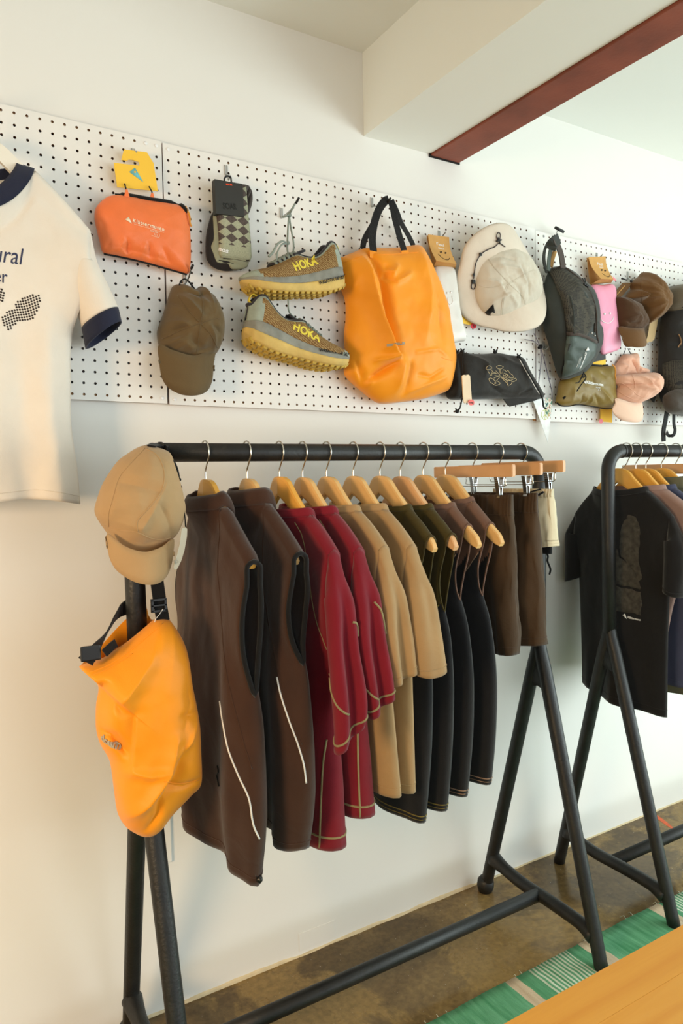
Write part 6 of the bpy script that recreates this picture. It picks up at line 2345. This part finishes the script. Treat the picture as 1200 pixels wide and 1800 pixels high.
print_text('25 L', bv, C8([(685, 825)])[0], C8([(725, 830)])[0], .0046, C_white, t)
sheet('black_card', [(1040, 590), (1054.4, 580.5), (1062, 579), (1064.4, 631.7), (1041, 637)], -.050, .001, M_card, t)
o, by = sheet('yellow_card', [(1036, 634), (1064.4, 630.5), (1064.4, 641), (1040, 644)], -.046, .001, C_yel, t)
o, by = sheet('yellow_card', C8([(728, 1070), (905, 1075), (906, 1310), (730, 1291)]), -.030, .001, C_yel, t)
o, bb_ = sheet('price_sticker', [(1056 + 3.4 * math.cos(k), 740.5 + 4.4 * math.sin(k)) for k in np.linspace(0, 2 * PI, 13)[:-1]], -.033, .0006, M_pinkst, t)

# ------------------------------------------------------------------ peach cap
C_peach = cloth('peach_cap_cotton', (222, 172, 146), var=.05, bump=.3, bscale=700)
C_peachb = cloth('pale_peach_brim', (232, 196, 172), var=.03, bump=.2)
C2 = lambda pts: crop(8.57, 1060, 600, pts)
t, bv = cap('peach pink cap hanging on its side at the bottom of the right pegboard', C2([(190, 515), (300, 500), (430, 490), (600, 480), (700, 470), (762, 482), (800, 540), (820, 590), (805, 690), (770, 770), (735, 815), (660, 865), (590, 900), (500, 940), (420, 975), (370, 986), (310, 970), (250, 930), (200, 890), (172, 850), (195, 740), (212, 672), (160, 640), (140, 560)]),
            C2([(165, 860), (150, 930), (115, 1020), (130, 1120), (200, 1200), (340, 1230), (460, 1205), (540, 1110), (575, 1000), (580, 920), (460, 920), (330, 930)]), C_peach, C2([(480, 690)])[0], -.060, .075, -.075, .022,
            seams=[C2([(170, 620), (300, 640), (430, 740), (560, 830), (700, 830)]), C2([(430, 490), (480, 640), (470, 700)]), C2([(180, 720), (300, 800), (450, 870), (560, 890)])],
            creases=[(C2([(520, 510), (570, 620), (630, 750)]), .010, .008), (C2([(490, 690), (600, 730), (740, 780)]), .009, .007), (C2([(600, 560), (680, 640), (740, 700)]), -.010, .012), (C2([(230, 600), (340, 680), (420, 760)]), .006, .008), (C2([(220, 780), (330, 830), (430, 850)]), -.006, .008), (C2([(300, 560), (400, 600), (470, 660)]), -.005, .008)], brim_m=C_peachb, brim_h=.015, seed=7, N=160)
pillow('crown_back', C2([(300, 200), (400, 195), (490, 178), (505, 260), (520, 370), (600, 410), (690, 455), (600, 500), (300, 520), (170, 560), (140, 470), (140, 410), (200, 330)]), -.028, .022, C_peach, t, back=.012, pw=(3, .5), nz=.004, nscale=28, creases=[(C2([(420, 290), (470, 380), (510, 470)]), -.010, .007), (C2([(250, 330), (330, 380), (300, 470)]), .006, .008), (C2([(530, 400), (540, 460)]), -.006, .004)])
for P in ([(305, 195), (335, 120)], [(412, 185), (380, 125), (372, 105)]):
    cord('back_cord', [at(*C2([q_])[0], -.045) for q_ in P], .0014, C_blk, t)

# ------------------------------------------------------------------ large black rucksack cut by the right edge
C_ruck = cloth('black_rucksack_nylon', (34, 31, 28), var=.12, rough=.6, bump=.2)
C_flap = cloth('olive_brown_rucksack_top', (88, 76, 58), var=.08, rough=.6, bump=.2)
t = thing('rucksack', 'large black rucksack with an olive brown roll top at the right edge', 'backpack', at(1230, 740, -.04))
o, bv = pillow('pack_body', [(1163, 548), (1175, 530), (1200, 525), (1240, 524), (1285, 535), (1305, 570), (1312, 640), (1308, 700), (1280, 728), (1240, 735), (1205, 732), (1178, 727), (1166, 712), (1158, 694), (1156, 660), (1158, 600)], -.050, .115, C_ruck, t, back=.02, center=(1235, 630), pw=(3, .5), N=130, M=44, nz=.005, nscale=12, seed=14,
               creases=[([(1165, 590), (1200, 605), (1250, 600)], -.02, .014), ([(1165, 560), (1200, 570), (1240, 568)], -.016, .012), ([(1170, 620), (1185, 660), (1195, 690)], .012, .012), ([(1170, 690), (1185, 676), (1215, 668)], .012, .008)])
pillow('roll_top', [(1163, 516), (1172, 506), (1184, 502), (1210, 500), (1250, 503), (1280, 512), (1292, 530), (1270, 556), (1230, 562), (1200, 560), (1175, 556), (1164, 540)], -.060, .100, C_flap, t, back=.02, pw=(3, .5), nz=.004, nscale=14, creases=[([(1165, 528), (1195, 538), (1240, 536)], -.020, .012), ([(1175, 546), (1205, 552)], .008, .008)])
patch([(1164, 640), (1180, 634), (1200, 632), (1230, 636), (1235, 690), (1200, 700), (1176, 690), (1166, 670)], bv, M_mesh, t, 'mesh_pocket', lift=.002, dens=2)
pillow('lower_pocket', [(1167, 700), (1174, 690), (1190, 683), (1215, 680), (1245, 690), (1250, 722), (1220, 731), (1190, 729), (1172, 722)], -.105, .050, cloth('dark_taupe_nylon', (66, 58, 50), var=.08, rough=.6), t, back=.03, pw=(3, .5), nz=.003)
for P, ys, w_ in (([(1172, 722), (1169, 740), (1166, 756), (1166, 776)], [-.07, -.07, -.068, -.066], .030), ([(1184, 724), (1184, 745), (1186, 756), (1183, 764), (1175, 765), (1171, 760)], [-.075] * 6, .020), ([(1157, 655), (1152, 680), (1146, 705)], [-.045, -.04, -.04], .030)):
    mb = MB()
    mb.ribbon(smooth_path([at(a, b_, y) for (a, b_), y in zip(P, ys)], 26), (1, .2, 0), w_, .003)
    mb.make('webbing_strap', C_blk, t, smooth=False)
cord('zip_cord', [hit(bv, a, b_, .004)[0] for a, b_ in [(1192, 588), (1196, 597), (1195, 606), (1191, 611), (1197, 600)]], .0016, mat('tan_cord', (150, 110, 70), rough=.8), t)
# ------------------------------------------------------------------ things hung on the left end of the rack
C_bcap = cloth('khaki_beige_cap_cloth', (176, 144, 102), var=.04, bump=.2, bscale=900)
CX = lambda pts: crop(2.857, 120, 760, pts)
t, bv = cap('khaki beige cap hung over the left corner of the clothes rack', CX([(380, 66), (340, 80), (295, 108), (250, 142), (208, 198), (170, 262), (145, 330), (131, 385), (138, 420), (158, 455), (190, 500), (225, 550), (262, 590), (300, 610), (345, 614), (420, 597), (480, 562), (530, 520), (560, 460), (577, 390), (568, 330), (550, 250), (530, 180), (510, 120), (490, 92), (435, 72)]),
            CX([(196, 510), (195, 560), (198, 610), (212, 660), (240, 700), (300, 738), (372, 750), (430, 736), (470, 705), (498, 660), (518, 605), (528, 535), (440, 570), (345, 590), (260, 565)]), C_bcap, CX([(320, 330)])[0], -.300, .100, -.345, .040,
            seams=[CX([(385, 80), (310, 160), (255, 230), (225, 330), (203, 410), (202, 475)]), CX([(385, 80), (445, 115), (475, 170), (482, 230), (470, 290), (430, 350), (385, 400), (350, 440), (345, 470), (352, 500)]), CX([(185, 470), (260, 492), (340, 500), (410, 530), (470, 538), (525, 525)])],
            creases=[(CX([(245, 250), (330, 270), (430, 300)]), -.006, .012), (CX([(255, 240), (215, 380), (205, 470)]), .006, .008), (CX([(470, 250), (400, 380), (345, 480)]), .006, .010), (CX([(430, 360), (480, 440), (520, 520)]), -.006, .014), (CX([(220, 440), (300, 470), (350, 480)]), .005, .010), (CX([(300, 540), (380, 560), (470, 540)]), -.004, .010)],
            pw=(2.5, .58), nz=.002, N=170, back=.022, seed=20, brim_h=.012)
mb = MB()
mb.ribbon(smooth_path([at(266, 784, -.33), at(272, 781.5, -.30), at(280, 783, -.285), at(290, 786, -.285), at(296, 792, -.30)], 20), (0, 1, .2), .016, .003)
mb.make('back_strap', C_blk, t, smooth=False)
for P in ([(298, 806), (306, 812), (311, 822), (314, 834), (315, 842)], [(299, 808), (308, 818), (312, 832), (315, 843)]):
    cord('tag_cord', [at(a, b_, -.345) for a, b_ in P], .0016, C_blk, t)
cord('tag_cord', [at(a, b_, -.348) for a, b_ in [(315, 842), (313, 850), (318, 856), (317, 866), (320, 880), (324, 900), (326, 928)]], .0012, C_blk, t)
mb = MB()
ball(mb, at(315, 843, -.345), .004)
ball(mb, at(317, 856, -.346), .0035)
mb.make('cord_knot', C_blk, t)
o, bt_ = sheet('swing_tag', [(319, 930), (322, 927.5), (324, 928), (326, 926.5), (329, 930), (328.5, 942), (324, 968), (318, 987), (312, 999), (308, 1002), (305, 999), (306, 990), (311, 975), (316, 955)], -.385, .0022, mat('pale_grey_tag', (176, 174, 158), rough=.6), t)
print_text('RS', bt_, (308, 992), (314, 988), .008, mat('embossed_grey', (150, 148, 132), rough=.5), t, lift=.0006)

t = thing('shoulder_bag', 'orange nylon shoulder bag hung over the left legs of the clothes rack', 'bag', at(253, 1468, -.33))
CB = lambda pts: crop(3, 100, 1020, pts)
BY = -.318
o, bv = pillow('bag_body', CB([(120, 452), (170, 500), (218, 560), (206, 660), (206, 780), (228, 862), (262, 920), (282, 970), (300, 1100), (318, 1220), (356, 1292), (400, 1326), (460, 1346), (520, 1322), (600, 1222), (690, 1130), (748, 1060), (746, 900), (736, 720), (700, 530), (668, 340), (602, 220), (570, 200), (515, 206), (460, 250), (372, 322), (300, 370), (240, 410)]), BY, .085, C_tote, t, back=.030, center=CB([(480, 760)])[0], pw=(3.0, .55), N=220, M=64, nz=.004, nscale=10, seed=15,
               creases=[(CB([(560, 230), (470, 420), (330, 600), (255, 720)]), .018, .022), (CB([(250, 560), (245, 700), (240, 805)]), -.024, .010), (CB([(230, 560), (300, 640), (330, 680)]), -.012, .012), (CB([(245, 810), (300, 830), (360, 900)]), -.018, .010), (CB([(390, 700), (385, 820), (375, 960)]), -.016, .016), (CB([(400, 720), (395, 860), (380, 1000)]), .012, .012), (CB([(390, 1000), (470, 1005), (540, 985)]), .008, .010), (CB([(600, 830), (560, 1000), (460, 1150), (365, 1270)]), .014, .016), (CB([(640, 860), (600, 1010), (530, 1130)]), -.010, .014), (CB([(565, 1060), (650, 1070), (740, 1050)]), -.006, .008), (CB([(520, 1140), (520, 1220), (480, 1320)]), -.008, .008), (CB([(610, 900), (680, 830), (735, 740)]), .006, .008), (CB([(640, 700), (700, 700), (730, 690)]), -.005, .008), (CB([(300, 1100), (340, 1180), (360, 1260)]), .008, .012), (CB([(680, 560), (690, 640), (650, 760)]), -.005, .012)])
line_on(CB([(165, 490), (260, 452), (350, 400), (450, 320), (560, 225)]), bv, .0009, C_tote, t, 'hem_stitch', lift=.0004)
line_on(CB([(172, 505), (265, 468), (358, 416), (400, 385)]), bv, .0007, C_tote, t, 'hem_stitch', lift=.0004)
line_on(CB([(565, 1062), (650, 1072), (745, 1055)]), bv, .0010, C_tote, t, 'bottom_seam', lift=.0004)
print_text('doum', bv, CB([(236, 838)])[0], CB([(340, 884)])[0], .013, M_greyp, t, bold=.045, lift=.003, up=(0, 0, 1))
# inner back lip of the mouth, behind the upright
V, F = [], []
top = smooth_path(np.array([at(a, b_, y) for (a, b_), y in zip(CB([(120, 452), (220, 360), (310, 262), (372, 200), (430, 160), (470, 140), (490, 205), (530, 205)]), [-.32, -.265, -.232, -.222, -.222, -.224, -.232, -.30])]), 40)
bot_ = smooth_path(np.array([at(a, b_, y) for (a, b_), y in zip(CB([(124, 456), (240, 420), (330, 370), (390, 330), (440, 290), (480, 260), (500, 240), (540, 225)]), [-.322, -.27, -.234, -.224, -.224, -.226, -.236, -.302])]), 40)
for a, b_ in zip(top, bot_):
    V += [a, (a + b_) / 2, b_]
o = obj('back_lip', V, grid_faces(40, 3), C_tote, t, solid=.002)


def ws(px, ys, w_, wdir, name='webbing_strap'):
    mb = MB()
    mb.ribbon(smooth_path([at(a, b_, y) for (a, b_), y in zip(px, ys)], 40), wdir, w_, .0022)
    return mb.make(name, C_blk, t, smooth=False)


ws(CB([(150, 430), (185, 378), (240, 320), (290, 225), (330, 165), (372, 140), (420, 120)]), [-.345, -.34, -.31, -.27, -.24, -.225, -.222], .030, (.5, .2, .85))
ws(CB([(560, 215), (545, 130), (532, 40), (520, -40), (500, -160), (470, -330)]), [-.325, -.322, -.318, -.315, -.30, -.288], .026, (1, 0, 0))
ws(CB([(250, 385), (285, 352), (312, 330)]), [-.36, -.355, -.35], .016, (.3, .2, 1), 'inner_tab')
mb = MB()
c = at(*CB([(178, 385)])[0], -.352)
mb.box(c - [.018, .004, .014], c + [.018, .004, .014], bevel=.003)
mb.make('strap_adjuster', C_plastic, t, smooth=False)
c = at(*CB([(537, 132)])[0], -.326)
mb = MB()
for dx, dz, sx_, sz_ in ((-.013, 0, .0025, .012), (.013, 0, .0025, .012), (0, .011, .0155, .0025), (0, -.011, .0155, .0025), (0, 0, .0155, .002)):
    mb.box(c + [dx - sx_, -.003, dz - sz_], c + [dx + sx_, .003, dz + sz_], bevel=.0008)
mb.make('ladder_buckle', C_plastic, t, smooth=False)
cord('thread_tail', [at(a, b_, -.332) for a, b_ in CB([(560, 150), (540, 180), (520, 205), (515, 222)])], .0006, C_refl, t)
# ------------------------------------------------------------------ stitching, prints and trims belong to the part they lie on
DETAIL = set('lettering logo logo_dot seam panel_seam reflective_piping hem_seam armhole_seam side_seam yoke_seam cuff_seam sleeve_seam stitch_line hem_stitch bottom_seam printed_line small_print gold_line peace_print '
             'printed_smile printed_eye cut_out_eye cut_out_smile rock_print dot_print woven_patch stitch white_stopper cuff_fold strap_stitch armhole_binding bottom_binding zip_pull'.split())
base_of = lambda o: o.name.split('.')[0]


def verts_of(o):
    a = np.empty(len(o.data.vertices) * 3)
    o.data.vertices.foreach_get('co', a)
    return a.reshape(-1, 3)


for root in [o for o in C.objects if o.parent is None and o.type == 'EMPTY']:
    kids = list(root.children)
    det = [k for k in kids if base_of(k) in DETAIL]
    hosts = [(k, verts_of(k)) for k in kids if base_of(k) not in DETAIL and k.type == 'MESH']
    for k in det:
        v = verts_of(k)
        v = v[::max(1, len(v) // 24)]
        best, bd = None, 1e9
        for h_, hv in hosts:
            d = np.mean([np.min(np.sum((hv - q_) ** 2, 1)) for q_ in v])
            if d < bd:
                best, bd = h_, d
        if best is not None:
            k.parent = best
